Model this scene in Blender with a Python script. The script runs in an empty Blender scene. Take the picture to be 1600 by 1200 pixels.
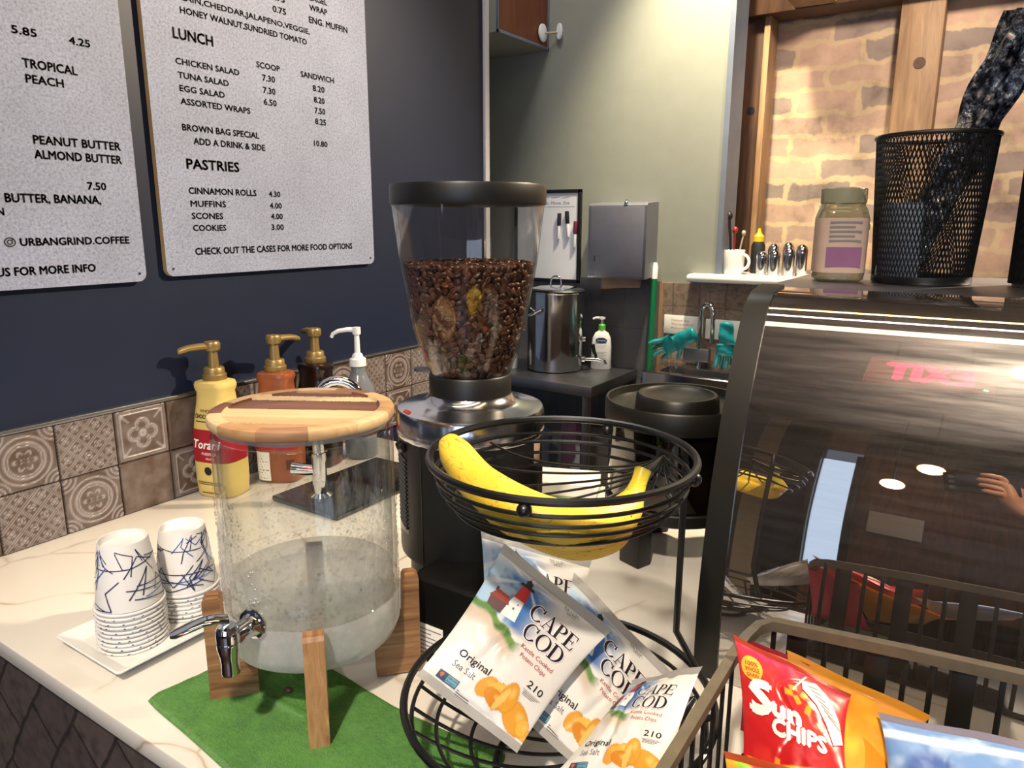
import bpy, bmesh, math, random
import numpy as np
from mathutils import Vector, Matrix
from math import sin, cos, pi, radians, sqrt

SC = bpy.context.scene
COL = SC.collection
R = radians

# ------------------------------------------------------------------ camera
cam_d = bpy.data.cameras.new('camera')
cam_o = bpy.data.objects.new('camera', cam_d)
COL.objects.link(cam_o)
cam_d.sensor_width = 36.0
cam_d.lens = 36.0 * 1145 / 1600
cam_d.clip_start = 0.02
YAW, PITCH, ROLL = R(33.4), R(12.5), R(0.1)
_f = Vector((-sin(YAW) * cos(PITCH), cos(YAW) * cos(PITCH), -sin(PITCH)))
_r = Vector((cos(YAW), sin(YAW), 0))
_u = _r.cross(_f)
_r2 = _r * cos(ROLL) + _u * sin(ROLL)
_u2 = _u * cos(ROLL) - _r * sin(ROLL)
_m = Matrix((_r2, _u2, -_f)).transposed().to_4x4()
_m.translation = Vector((0, 0, 1.45))
cam_o.matrix_world = _m
SC.camera = cam_o

# ------------------------------------------------------------------ view, world, lights
SC.view_settings.view_transform = 'Standard'
SC.view_settings.look = 'None'
SC.view_settings.gamma = 1.0
SC.view_settings.use_curve_mapping = False
SC.view_settings.exposure = 0.0
SC.cycles.transparent_max_bounces = 40
SC.cycles.max_bounces = 10
SC.cycles.sample_clamp_indirect = 4.0

wd = bpy.data.worlds.new('world')
SC.world = wd
wd.use_nodes = True
wd.node_tree.nodes['Background'].inputs[0].default_value = (0.55, 0.65, 0.85, 1)
wd.node_tree.nodes['Background'].inputs[1].default_value = 0.25

def lamp(name, kind, loc, target, energy, color, size=0.1, size_y=None, spot=60, blend=0.6):
    d = bpy.data.lights.new(name, kind)
    d.energy = energy
    d.color = color
    if kind == 'AREA':
        d.size = size
        if size_y:
            d.shape = 'RECTANGLE'
            d.size_y = size_y
    else:
        d.shadow_soft_size = size
    if kind == 'SPOT':
        d.spot_size = R(spot)
        d.spot_blend = blend
    o = bpy.data.objects.new(name, d)
    COL.objects.link(o)
    o.location = loc
    o.rotation_euler = (Vector(target) - Vector(loc)).to_track_quat('-Z', 'Y').to_euler()
    return o

WARM = (1.0, 0.80, 0.56)
# track spots of the cafe (their fixtures hang above and outside the frame)
lamp('track_spot_key', 'SPOT', (0.75, 2.25, 2.75), (-0.8, 0.55, 0.95), 430, WARM, 0.035, spot=70, blend=0.5)
lamp('track_spot_front', 'SPOT', (0.15, -0.9, 3.0), (-0.4, 0.50, 0.95), 255, (1.0, 0.86, 0.68), 0.06, spot=50, blend=0.8)
lamp('track_spot_wall', 'SPOT', (-0.83, 2.30, 2.85), (-0.93, 2.70, 1.88), 250, (1.0, 0.86, 0.58), 0.05, spot=66, blend=0.9)
lamp('track_spot_brick', 'SPOT', (-0.10, 2.05, 2.42), (-0.25, 3.1, 1.80), 70, (1.0, 0.86, 0.70), 0.06, spot=95, blend=0.8)
# daylight through the street window behind the photographer
lamp('daylight_window', 'AREA', (1.55, -3.40, 1.7), (-0.3, 1.5, 1.25), 55, (0.62, 0.76, 1.0), 2.3, 1.9)
lamp('daylight_door', 'AREA', (-0.73, -3.42, 1.55), (-0.73, 1.5, 1.55), 1.6, (0.62, 0.78, 1.0), 0.2, 1.9)
# added fill light that brightens the work table corner, no fixture of its own
lamp('kitchen_fill', 'AREA', (-1.2, 1.9, 3.36), (-1.4, 2.3, 0.9), 17, (1.0, 0.95, 0.88), 0.5, 0.5)

# ------------------------------------------------------------------ helpers
def lin(c):
    return tuple((x / 12.92 if x <= 0.04045 else ((x + 0.055) / 1.055) ** 2.4) for x in c)

def hexc(h):
    h = h.lstrip('#')
    return lin(tuple(int(h[i:i + 2], 16) / 255 for i in (0, 2, 4)))

class NT:
    def __init__(s, name):
        s.m = bpy.data.materials.new(name)
        s.m.use_nodes = True
        s.t = s.m.node_tree
        s.n = s.t.nodes
        s.b = s.n['Principled BSDF']
        s.out = s.n['Material Output']
    def node(s, typ, **kw):
        n = s.n.new(typ)
        for k, v in kw.items():
            setattr(n, k, v)
        return n
    def link(s, a, b):
        s.t.links.new(a, b)
    def coord(s, scale=(1, 1, 1), rot=(0, 0, 0), loc=(0, 0, 0)):
        tc = s.node('ShaderNodeTexCoord')
        mp = s.node('ShaderNodeMapping')
        mp.inputs['Scale'].default_value = scale
        mp.inputs['Rotation'].default_value = rot
        mp.inputs['Location'].default_value = loc
        s.link(tc.outputs['Object'], mp.inputs['Vector'])
        return mp.outputs['Vector']
    def noise(s, vec, scale, detail=3, rough=0.5, dist=0.0):
        n = s.node('ShaderNodeTexNoise')
        n.inputs['Scale'].default_value = scale
        n.inputs['Detail'].default_value = detail
        n.inputs['Roughness'].default_value = rough
        n.inputs['Distortion'].default_value = dist
        if vec is not None:
            s.link(vec, n.inputs['Vector'])
        return n
    def ramp(s, fac, stops):
        r = s.node('ShaderNodeValToRGB')
        e = r.color_ramp.elements
        while len(e) < len(stops):
            e.new(0.5)
        for i, (p, c) in enumerate(stops):
            e[i].position = p
            e[i].color = (*c, 1) if len(c) == 3 else c
        s.link(fac, r.inputs['Fac'])
        return r.outputs['Color']
    def bump(s, h, strength=0.2, dist=0.002):
        b = s.node('ShaderNodeBump')
        b.inputs['Strength'].default_value = strength
        b.inputs['Distance'].default_value = dist
        s.link(h, b.inputs['Height'])
        s.link(b.outputs['Normal'], s.b.inputs['Normal'])
    def set(s, **kw):
        for k, v in kw.items():
            s.b.inputs[k].default_value = v
        return s

def pm(name, col, rough=0.5, metal=0.0, var=0.08, vs=18.0, bump=0.0, bs=120.0, spec=0.5, **kw):
    """principled with a little procedural variation of its own colour"""
    t = NT(name)
    c = hexc(col) if isinstance(col, str) else col
    t.set(Roughness=rough, Metallic=metal, **kw)
    t.b.inputs['Specular IOR Level'].default_value = spec
    v = t.coord()
    n = t.noise(v, vs, 4)
    a = tuple(max(0, x * (1 - var)) for x in c)
    b = tuple(min(1, x * (1 + var)) for x in c)
    t.link(t.ramp(n.outputs['Fac'], [(0.3, a), (0.7, b)]), t.b.inputs['Base Color'])
    if bump:
        n2 = t.noise(v, bs, 3)
        t.bump(n2.outputs['Fac'], bump, 0.001)
    return t.m

def thin_glass(name, tint=(1, 1, 1), base=0.04, edge=0.7, rough=0.02, power=3.0, haze=None):
    """a thin clear wall: transparent plus a reflection that grows towards grazing angles"""
    t = NT(name)
    t.n.remove(t.b)
    tr = t.node('ShaderNodeBsdfTransparent')
    tr.inputs['Color'].default_value = (*tint, 1)
    gl = t.node('ShaderNodeBsdfGlossy')
    gl.inputs['Roughness'].default_value = rough
    lw = t.node('ShaderNodeLayerWeight')
    lw.inputs['Blend'].default_value = 0.5
    pw = t.node('ShaderNodeMath', operation='POWER')
    t.link(lw.outputs['Facing'], pw.inputs[0])
    pw.inputs[1].default_value = power
    mr = t.node('ShaderNodeMapRange')
    mr.inputs['To Min'].default_value = base
    mr.inputs['To Max'].default_value = edge
    t.link(pw.outputs[0], mr.inputs['Value'])
    mx = t.node('ShaderNodeMixShader')
    t.link(mr.outputs['Result'], mx.inputs['Fac'])
    t.link(tr.outputs[0], mx.inputs[1])
    t.link(gl.outputs[0], mx.inputs[2])
    last = mx
    if haze:
        amt, hc, sc = haze
        df = t.node('ShaderNodeBsdfDiffuse')
        df.inputs['Color'].default_value = (*hc, 1)
        tl = t.node('ShaderNodeBsdfTranslucent')
        tl.inputs['Color'].default_value = (*hc, 1)
        ad = t.node('ShaderNodeMixShader')
        ad.inputs['Fac'].default_value = 0.5
        t.link(df.outputs[0], ad.inputs[1])
        t.link(tl.outputs[0], ad.inputs[2])
        n = t.noise(t.coord(), sc, 5, 0.6)
        m2 = t.node('ShaderNodeMapRange')
        m2.inputs['From Min'].default_value = 0.3
        m2.inputs['From Max'].default_value = 0.7
        m2.inputs['To Min'].default_value = amt * 0.6
        m2.inputs['To Max'].default_value = amt * 1.3
        t.link(n.outputs['Fac'], m2.inputs['Value'])
        mx2 = t.node('ShaderNodeMixShader')
        t.link(m2.outputs['Result'], mx2.inputs['Fac'])
        t.link(mx.outputs[0], mx2.inputs[1])
        t.link(ad.outputs[0], mx2.inputs[2])
        last = mx2
    t.link(last.outputs[0], t.out.inputs['Surface'])
    return t.m

def emit(name, col, strength):
    t = NT(name)
    t.set(Roughness=0.5)
    t.b.inputs['Base Color'].default_value = (*col, 1)
    t.b.inputs['Emission Color'].default_value = (*col, 1)
    t.b.inputs['Emission Strength'].default_value = strength
    return t.m

def painted(name, rough=0.4, spec=0.5, bump=0.0, bs=200, coat=0.0):
    """a surface whose print is stored per vertex"""
    t = NT(name)
    a = t.node('ShaderNodeAttribute', attribute_name='Col')
    t.link(a.outputs['Color'], t.b.inputs['Base Color'])
    t.set(Roughness=rough)
    t.b.inputs['Specular IOR Level'].default_value = spec
    t.b.inputs['Coat Weight'].default_value = coat
    if bump:
        n = t.noise(t.coord(), bs, 3)
        t.bump(n.outputs['Fac'], bump, 0.001)
    return t.m

def wood(name, stops, axis='X', scale=30, rough=0.45, stretch=10, bump=0.05):
    t = NT(name)
    s = {'X': (1, stretch, stretch), 'Y': (stretch, 1, stretch), 'Z': (stretch, stretch, 1)}[axis]
    v = t.coord(scale=s)
    n = t.noise(v, scale / stretch * 1.6, 6, 0.62, 1.2)
    t.link(t.ramp(n.outputs['Fac'], stops), t.b.inputs['Base Color'])
    t.set(Roughness=rough)
    t.bump(n.outputs['Fac'], bump, 0.001)
    return t.m

class MB:
    """collects geometry for one mesh object"""
    def __init__(s):
        s.v, s.f, s.mi = [], [], []
        s.T = None
        s.cm = 0
    def add(s, vs, fs):
        o = len(s.v)
        if s.T is not None:
            vs = [tuple(s.T @ Vector(p)) for p in vs]
        s.v += [tuple(p) for p in vs]
        s.f += [tuple(i + o for i in q) for q in fs]
        s.mi += [s.cm] * len(fs)
        return s
    def rbox(s, c, size, bev=0.0, rotz=0.0, seg=2):
        bm = bmesh.new()
        bmesh.ops.create_cube(bm, size=1.0)
        for v in bm.verts:
            v.co = Vector((v.co.x * size[0], v.co.y * size[1], v.co.z * size[2]))
        if bev > 0:
            bmesh.ops.bevel(bm, geom=bm.edges[:], offset=bev, segments=seg, affect='EDGES', profile=0.5)
        M = Matrix.Translation(c) @ Matrix.Rotation(rotz, 4, 'Z')
        bm.verts.ensure_lookup_table()
        vs = [tuple(M @ v.co) for v in bm.verts]
        fs = [tuple(v.index for v in f.verts) for f in bm.faces]
        bm.free()
        return s.add(vs, fs)
    def lathe(s, prof, seg=48, c=(0, 0, 0), sx=1.0, sy=1.0):
        vs, fs, rings = [], [], []
        for r, z in prof:
            if r < 1e-6:
                rings.append([len(vs)])
                vs.append((c[0], c[1], c[2] + z))
            else:
                rings.append(list(range(len(vs), len(vs) + seg)))
                for k in range(seg):
                    a = 2 * pi * k / seg
                    vs.append((c[0] + r * cos(a) * sx, c[1] + r * sin(a) * sy, c[2] + z))
        for A, B in zip(rings, rings[1:]):
            for k in range(seg):
                k2 = (k + 1) % seg
                if len(A) == 1 and len(B) == 1:
                    continue
                if len(A) == 1:
                    fs.append((A[0], B[k2], B[k]))
                elif len(B) == 1:
                    fs.append((A[k], A[k2], B[0]))
                else:
                    fs.append((A[k], A[k2], B[k2], B[k]))
        return s.add(vs, fs)
    def tube(s, pts, r, seg=8, closed=False, caps=True):
        P = [Vector(p) for p in pts]
        n = len(P)
        rr = r if isinstance(r, (list, tuple)) else [r] * n
        T = []
        for i in range(n):
            a = P[(i - 1) % n] if closed or i > 0 else P[i]
            b = P[(i + 1) % n] if closed or i < n - 1 else P[i]
            d = b - a
            T.append(d.normalized() if d.length > 1e-9 else Vector((0, 0, 1)))
        up = Vector((0, 0, 1)) if abs(T[0].z) < 0.9 else Vector((1, 0, 0))
        N = (up - T[0] * up.dot(T[0])).normalized()
        vs, fs = [], []
        for i in range(n):
            N = (N - T[i] * N.dot(T[i])).normalized()
            B = T[i].cross(N)
            for k in range(seg):
                a = 2 * pi * k / seg
                vs.append(tuple(P[i] + (N * cos(a) + B * sin(a)) * rr[i]))
        m = n if closed else n - 1
        for i in range(m):
            j = (i + 1) % n
            for k in range(seg):
                k2 = (k + 1) % seg
                fs.append((i * seg + k, i * seg + k2, j * seg + k2, j * seg + k))
        if caps and not closed:
            fs.append(tuple(range(seg))[::-1])
            fs.append(tuple((n - 1) * seg + k for k in range(seg)))
        return s.add(vs, fs)
    def loft(s, rings, closed_ring=True, caps=True):
        n = len(rings[0])
        vs = [p for r in rings for p in r]
        fs = []
        for i in range(len(rings) - 1):
            for k in range(n if closed_ring else n - 1):
                k2 = (k + 1) % n
                fs.append((i * n + k, i * n + k2, (i + 1) * n + k2, (i + 1) * n + k))
        if caps:
            fs.append(tuple(range(n))[::-1])
            fs.append(tuple((len(rings) - 1) * n + k for k in range(n)))
        return s.add(vs, fs)
    def prism(s, poly, h0, h1, fr):
        """poly in (a,b); fr(a,b,h) -> xyz; closed solid with n-gon caps"""
        n = len(poly)
        vs = [fr(a, b, h0) for a, b in poly] + [fr(a, b, h1) for a, b in poly]
        fs = [tuple(range(n))[::-1], tuple(range(n, 2 * n))]
        fs += [(k, (k + 1) % n, n + (k + 1) % n, n + k) for k in range(n)]
        return s.add(vs, fs)
    def ball(s, c, r, seg=16, rings=10, sz=1.0):
        prof = [(r * sin(pi * i / rings), -r * sz * cos(pi * i / rings)) for i in range(rings + 1)]
        prof[0] = (0, -r * sz)
        prof[-1] = (0, r * sz)
        return s.lathe(prof, seg, c)
    def build(s, name, mat, parent=None, smooth=True, angle=38, cols=None):
        me = bpy.data.meshes.new(name)
        me.from_pydata(s.v, [], s.f)
        for m in (mat if isinstance(mat, (list, tuple)) else [mat]):
            me.materials.append(m)
        if len(me.materials) > 1:
            me.polygons.foreach_set('material_index', s.mi)
        if cols is not None:
            at = me.color_attributes.new('Col', 'FLOAT_COLOR', 'POINT')
            a = np.ones((len(s.v), 4), dtype=np.float32)
            a[:, :3] = cols
            at.data.foreach_set('color', a.ravel())
        bm = bmesh.new()
        bm.from_mesh(me)
        bmesh.ops.recalc_face_normals(bm, faces=bm.faces)
        bm.to_mesh(me)
        bm.free()
        if smooth:
            me.shade_smooth()
            me.set_sharp_from_angle(angle=R(angle))
        me.update()
        o = bpy.data.objects.new(name, me)
        COL.objects.link(o)
        if parent:
            o.parent = parent
        return o

def tag(o, label, cat, group=None, kind=None):
    o['label'] = label
    o['category'] = cat
    if group:
        o['group'] = group
    if kind:
        o['kind'] = kind
    return o

def thing(name, label, cat, loc=(0, 0, 0), rotz=0.0, group=None):
    o = bpy.data.objects.new(name, None)
    o.empty_display_size = 0.02
    COL.objects.link(o)
    o.location = loc
    o.rotation_euler = (0, 0, rotz)
    return tag(o, label, cat, group)

def struct(o, label=None, cat=None):
    o['kind'] = 'structure'
    o['label'] = label or o.name.replace('_', ' ')
    o['category'] = cat or 'structure'
    return o

def copy_tree(o, parent=None):
    c = o.copy()
    COL.objects.link(c)
    c.parent = parent
    for ch in list(o.children):
        copy_tree(ch, c)
    return c

def smoothstep(a, b, x):
    t = np.clip((x - a) / (b - a), 0, 1)
    return t * t * (3 - 2 * t)

def vnoise(x, y, seed=0):
    """2-D value noise on numpy arrays"""
    rs = np.random.RandomState(seed)
    tab = rs.rand(64, 64)
    xi = np.floor(x).astype(int)
    yi = np.floor(y).astype(int)
    fx = x - xi
    fy = y - yi
    fx = fx * fx * (3 - 2 * fx)
    fy = fy * fy * (3 - 2 * fy)
    g = lambda i, j: tab[i % 64, j % 64]
    return (g(xi, yi) * (1 - fx) + g(xi + 1, yi) * fx) * (1 - fy) + (g(xi, yi + 1) * (1 - fx) + g(xi + 1, yi + 1) * fx) * fy

def fnoise(x, y, seed=0, oct=4):
    s, a, t = 0, 1.0, 0
    for i in range(oct):
        s = s + a * vnoise(x * 2 ** i, y * 2 ** i, seed + i)
        t += a
        a *= 0.5
    return s / t

# ------------------------------------------------------------------ lettering (2-D triangles)
_tc = {}
def text2d(txt, shear=0.0, res=2, bold=0.0):
    key = (txt, shear, res, bold)
    if key in _tc:
        return _tc[key]
    cu = bpy.data.curves.new('lettering_source', 'FONT')
    cu.body = txt
    cu.size = 1.0
    cu.shear = shear
    cu.resolution_u = res
    cu.offset = bold
    ob = bpy.data.objects.new('lettering_source', cu)
    COL.objects.link(ob)
    dg = bpy.context.evaluated_depsgraph_get()
    dg.update()
    me = bpy.data.meshes.new_from_object(ob.evaluated_get(dg))
    me.calc_loop_triangles()
    v = np.array([(p.co.x, p.co.y) for p in me.vertices]) if len(me.vertices) else np.zeros((0, 2))
    f = [tuple(t.vertices) for t in me.loop_triangles]
    bpy.data.objects.remove(ob)
    bpy.data.curves.remove(cu)
    bpy.data.meshes.remove(me)
    if len(v):
        v[:, 0] -= v[:, 0].min()
        v /= 0.73                      # cap height -> 1
    _tc[key] = (v, f)
    return _tc[key]

def ring2(cx, cy, rx, ry, tx, ty, a0=0, a1=360, n=22):
    vs, fs = [], []
    for i in range(n + 1):
        a = R(a0 + (a1 - a0) * i / n)
        vs.append((cx + rx * cos(a), cy + ry * sin(a)))
        vs.append((cx + (rx - tx) * cos(a), cy + (ry - ty) * sin(a)))
    for i in range(n):
        fs += [(2 * i, 2 * i + 2, 2 * i + 3), (2 * i, 2 * i + 3, 2 * i + 1)]
    return vs, fs

def quad2(*p):
    return list(p), [(0, 1, 2), (0, 2, 3)]

def rect2(x0, y0, x1, y1):
    return quad2((x0, y0), (x1, y0), (x1, y1), (x0, y1))

def serif2d(txt):
    """bold high-contrast serif capitals drawn by hand"""
    V, F, x = [], [], 0.0
    for ch in txt:
        P = []
        if ch == 'C':
            P = [ring2(0.45, 0.5, 0.45, 0.53, 0.17, 0.06, 52, 322), quad2((0.66, 0.72), (0.78, 0.68), (0.8, 1.0), (0.74, 1.0)), quad2((0.72, 0.26), (0.78, 0.22), (0.84, 0.12), (0.74, 0.1))]
            w = 0.9
        elif ch == 'O':
            P = [ring2(0.48, 0.5, 0.48, 0.53, 0.17, 0.05)]
            w = 1.03
        elif ch == 'D':
            P = [rect2(0.1, 0, 0.28, 1), ring2(0.36, 0.5, 0.52, 0.5, 0.18, 0.06, -90, 90), rect2(0.2, 0.94, 0.37, 1), rect2(0.2, 0, 0.37, 0.06), rect2(0, 0, 0.3, 0.05), rect2(0, 0.95, 0.3, 1)]
            w = 0.96
        elif ch == 'P':
            P = [rect2(0.1, 0, 0.28, 1), ring2(0.3, 0.73, 0.38, 0.27, 0.17, 0.055, -90, 90), rect2(0.2, 0.945, 0.31, 1), rect2(0.2, 0.46, 0.31, 0.515), rect2(0, 0, 0.4, 0.05), rect2(0, 0.95, 0.3, 1)]
            w = 0.74
        elif ch == 'E':
            P = [rect2(0.1, 0, 0.28, 1), rect2(0, 0, 0.68, 0.055), rect2(0, 0.945, 0.66, 1), rect2(0.25, 0.48, 0.52, 0.535), quad2((0.6, 0), (0.68, 0), (0.72, 0.27), (0.67, 0.27)), quad2((0.6, 1), (0.66, 1), (0.67, 0.75), (0.63, 0.75)), quad2((0.49, 0.38), (0.53, 0.38), (0.53, 0.64), (0.49, 0.64))]
            w = 0.76
        elif ch == 'A':
            P = [quad2((0.12, 0.03), (0.18, 0.03), (0.46, 1.03), (0.42, 1.03)), quad2((0.62, 0.03), (0.82, 0.03), (0.48, 1.03), (0.38, 1.03)), rect2(0.24, 0.3, 0.66, 0.35), rect2(0, 0, 0.3, 0.05), rect2(0.52, 0, 0.92, 0.05)]
            w = 0.9
        for v, f in P:
            o = len(V)
            V += [(a + x, b) for a, b in v]
            F += [tuple(i + o for i in t) for t in f]
        x += w * 0.98
    return np.array(V), F

def subdiv2(V, F, mx):
    """split triangles until every edge is shorter than mx, so that print can follow a curved surface"""
    V = [tuple(p) for p in V]
    for _ in range(6):
        F2, cut, done = [], {}, True
        def mid(a, b):
            k = (min(a, b), max(a, b))
            if k not in cut:
                cut[k] = len(V)
                V.append(((V[a][0] + V[b][0]) / 2, (V[a][1] + V[b][1]) / 2))
            return cut[k]
        def ln(a, b):
            return math.hypot(V[a][0] - V[b][0], V[a][1] - V[b][1])
        for a, b, c in F:
            L = [(ln(a, b), a, b, c), (ln(b, c), b, c, a), (ln(c, a), c, a, b)]
            l, p, q, r = max(L)
            if l > mx:
                m = mid(p, q)
                F2 += [(p, m, r), (m, q, r)]
                done = False
            else:
                F2.append((a, b, c))
        F = F2
        if done:
            break
    return V, F

class Ink:
    """2-D print collected in metres, then laid on a surface by fr(a, b) -> xyz"""
    def __init__(s):
        s.V, s.F = [], []
    def raw(s, V, F):
        o = len(s.V)
        s.V += [tuple(p) for p in V]
        s.F += [tuple(i + o for i in t) for t in F]
        return s
    def text(s, txt, x, y, h, width=None, slope=0.0, shear=0.0, serif=False, align='L', bold=0.0, sx=1.0):
        V, F = serif2d(txt) if serif else text2d(txt, shear)
        if not len(V):
            return s
        V = np.array(V, float)
        V[:, 1] *= h
        V[:, 0] *= (width / V[:, 0].max()) if width else h * sx
        if align == 'C':
            V[:, 0] -= V[:, 0].max() / 2
        ca, sa = cos(slope), sin(slope)
        W = np.stack([x + V[:, 0] * ca - V[:, 1] * sa, y + V[:, 0] * sa + V[:, 1] * ca], 1)
        if bold and not serif:
            q = bold * h * 1.6
            for dx, dy in ((q, 0), (-q, 0), (0, q), (0, -q)):
                s.raw(W + np.array([dx, dy]), F)
            return s
        return s.raw(W, F)
    def poly(s, pts):
        n = len(pts)
        cx = sum(p[0] for p in pts) / n
        cy = sum(p[1] for p in pts) / n
        return s.raw(list(pts) + [(cx, cy)], [(k, (k + 1) % n, n) for k in range(n)])
    def rect(s, x0, y0, x1, y1):
        return s.poly([(x0, y0), (x1, y0), (x1, y1), (x0, y1)])
    def disc(s, x, y, rx, ry=None, n=20):
        ry = ry or rx
        return s.poly([(x + rx * cos(2 * pi * k / n), y + ry * sin(2 * pi * k / n)) for k in range(n)])
    def line(s, x0, y0, x1, y1, w):
        d = math.hypot(x1 - x0, y1 - y0) or 1
        nx, ny = -(y1 - y0) / d * w / 2, (x1 - x0) / d * w / 2
        return s.poly([(x0 + nx, y0 + ny), (x1 + nx, y1 + ny), (x1 - nx, y1 - ny), (x0 - nx, y0 - ny)])
    def lay(s, name, mat, parent, fr, mx=None):
        V, F = (s.V, s.F) if mx is None else subdiv2(s.V, s.F, mx)
        mb = MB()
        mb.add([fr(a, b) for a, b in V], F)
        me = bpy.data.meshes.new(name)
        me.from_pydata(mb.v, [], mb.f)
        me.materials.append(mat)
        me.shade_smooth()
        o = bpy.data.objects.new(name, me)
        COL.objects.link(o)
        o.parent = parent
        return o

def grid_mesh(mb, nu, nv, P):
    """P: array (nv+1, nu+1, 3)"""
    vs = P.reshape(-1, 3).tolist()
    fs = []
    for j in range(nv):
        for i in range(nu):
            a = j * (nu + 1) + i
            fs.append((a, a + 1, a + nu + 2, a + nu + 1))
    mb.add(vs, fs)
# ------------------------------------------------------------------ materials
M = {}
M['navy'] = pm('navy_paint', '#18223a', 0.45, var=0.05, bump=0.05, bs=300, spec=0.35)
M['greywall'] = pm('sage_grey_paint', '#8d8f86', 0.6, var=0.03)
M['whitetrim'] = pm('white_trim', '#d9dae2', 0.45, var=0.02)
M['bluetrim'] = pm('grey_blue_trim', '#6c7484', 0.5)
M['steel'] = pm('brushed_steel', '#c4c4c8', 0.14, 1.0, var=0.06, vs=40)
M['steel_dull'] = pm('dull_steel', '#8f9096', 0.38, 1.0, var=0.08)
M['dispenser'] = pm('brushed_grey_steel', '#8c8c98', 0.45, 0.7, var=0.05)
M['chrome'] = pm('chrome', '#dcdde0', 0.05, 1.0, var=0.02)
M['collar'] = pm('polished_aluminium', '#cfcfd2', 0.16, 1.0, var=0.04)
M['black'] = pm('black_plastic', '#111111', 0.42, var=0.15)
M['blackgloss'] = pm('black_gloss', '#0d0d0f', 0.15, var=0.1)
M['wire'] = pm('black_wire', '#101113', 0.32, var=0.1, spec=0.6)
M['blackframe'] = pm('black_frame', '#15130f', 0.4, var=0.1)
M['white'] = pm('white_ceramic', '#f1f1ee', 0.18, var=0.01)
M['whiteplastic'] = pm('white_plastic', '#eceef2', 0.3, var=0.01)
M['paper'] = pm('white_paper', '#f2f0ea', 0.7, var=0.02)
M['cupwhite'] = pm('cup_paper', '#eeecea', 0.5, var=0.01)
M['inkblack'] = pm('black_ink', '#15151a', 0.6, var=0.05)
M['inknavy'] = pm('navy_ink', '#17265a', 0.55, var=0.05)
M['inkblue'] = pm('blue_ink', '#2b62b8', 0.55, var=0.05)
M['inkteal'] = pm('pale_blue_ink', '#6fa5bd', 0.55, var=0.05)
M['inkred'] = pm('red_ink', '#b5232b', 0.5, var=0.05)
M['inkgrey'] = pm('grey_ink', '#77787c', 0.6, var=0.05)
M['inkwhite'] = pm('white_ink', '#f4f2ee', 0.5, var=0.01)
M['gold'] = pm('gold_pump', '#98804f', 0.36, 0.5, var=0.08)
M['cardboard'] = pm('cardboard', '#9b7a55', 0.8, var=0.12)
M['brownpaper'] = pm('brown_paper', '#a58a78', 0.85, var=0.06)

def t_stone():
    t = NT('speckled_board')
    v = t.coord()
    n = t.noise(v, 240, 4, 0.65)
    n2 = t.noise(v, 9, 3)
    c = t.ramp(n.outputs['Fac'], [(0.30, hexc('#747d95')), (0.47, hexc('#929cb8')), (0.7, hexc('#a6b0ca'))])
    c2 = t.ramp(n2.outputs['Fac'], [(0.3, (0.86, 0.86, 0.86)), (0.7, (1, 1, 1))])
    mx = t.node('ShaderNodeMix', data_type='RGBA', blend_type='MULTIPLY')
    mx.inputs['Factor'].default_value = 1
    t.link(c, mx.inputs['A'])
    t.link(c2, mx.inputs['B'])
    t.link(mx.outputs['Result'], t.b.inputs['Base Color'])
    t.set(Roughness=0.6)
    return t.m
M['board'] = t_stone()
M['boardedge'] = pm('board_edge', '#b79c6c', 0.6)

def t_quartz():
    t = NT('veined_quartz')
    v = t.coord()
    warp = t.noise(v, 3.2, 4)
    mixv = t.node('ShaderNodeMix', data_type='VECTOR')
    mixv.inputs['Factor'].default_value = 0.17
    t.link(v, mixv.inputs['A'])
    t.link(warp.outputs['Color'], mixv.inputs['B'])
    vo = t.node('ShaderNodeTexVoronoi', feature='DISTANCE_TO_EDGE')
    vo.inputs['Scale'].default_value = 5.2
    t.link(mixv.outputs['Result'], vo.inputs['Vector'])
    vein = t.ramp(vo.outputs['Distance'], [(0.0, (1, 1, 1)), (0.011, (0.25, 0.25, 0.25)), (0.03, (0, 0, 0))])
    br = t.noise(v, 6, 3)
    brr = t.ramp(br.outputs['Fac'], [(0.45, (0, 0, 0)), (0.62, (1, 1, 1))])
    mm = t.node('ShaderNodeMath', operation='MULTIPLY')
    t.link(vein, mm.inputs[0])
    t.link(brr, mm.inputs[1])
    mx = t.node('ShaderNodeMix', data_type='RGBA')
    mx.inputs['A'].default_value = (*hexc('#ebe6dc'), 1)
    mx.inputs['B'].default_value = (*hexc('#b49a78'), 1)
    t.link(mm.outputs[0], mx.inputs['Factor'])
    t.link(mx.outputs['Result'], t.b.inputs['Base Color'])
    t.set(Roughness=0.16)
    t.b.inputs['Specular IOR Level'].default_value = 0.45
    return t.m
M['quartz'] = t_quartz()

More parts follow.
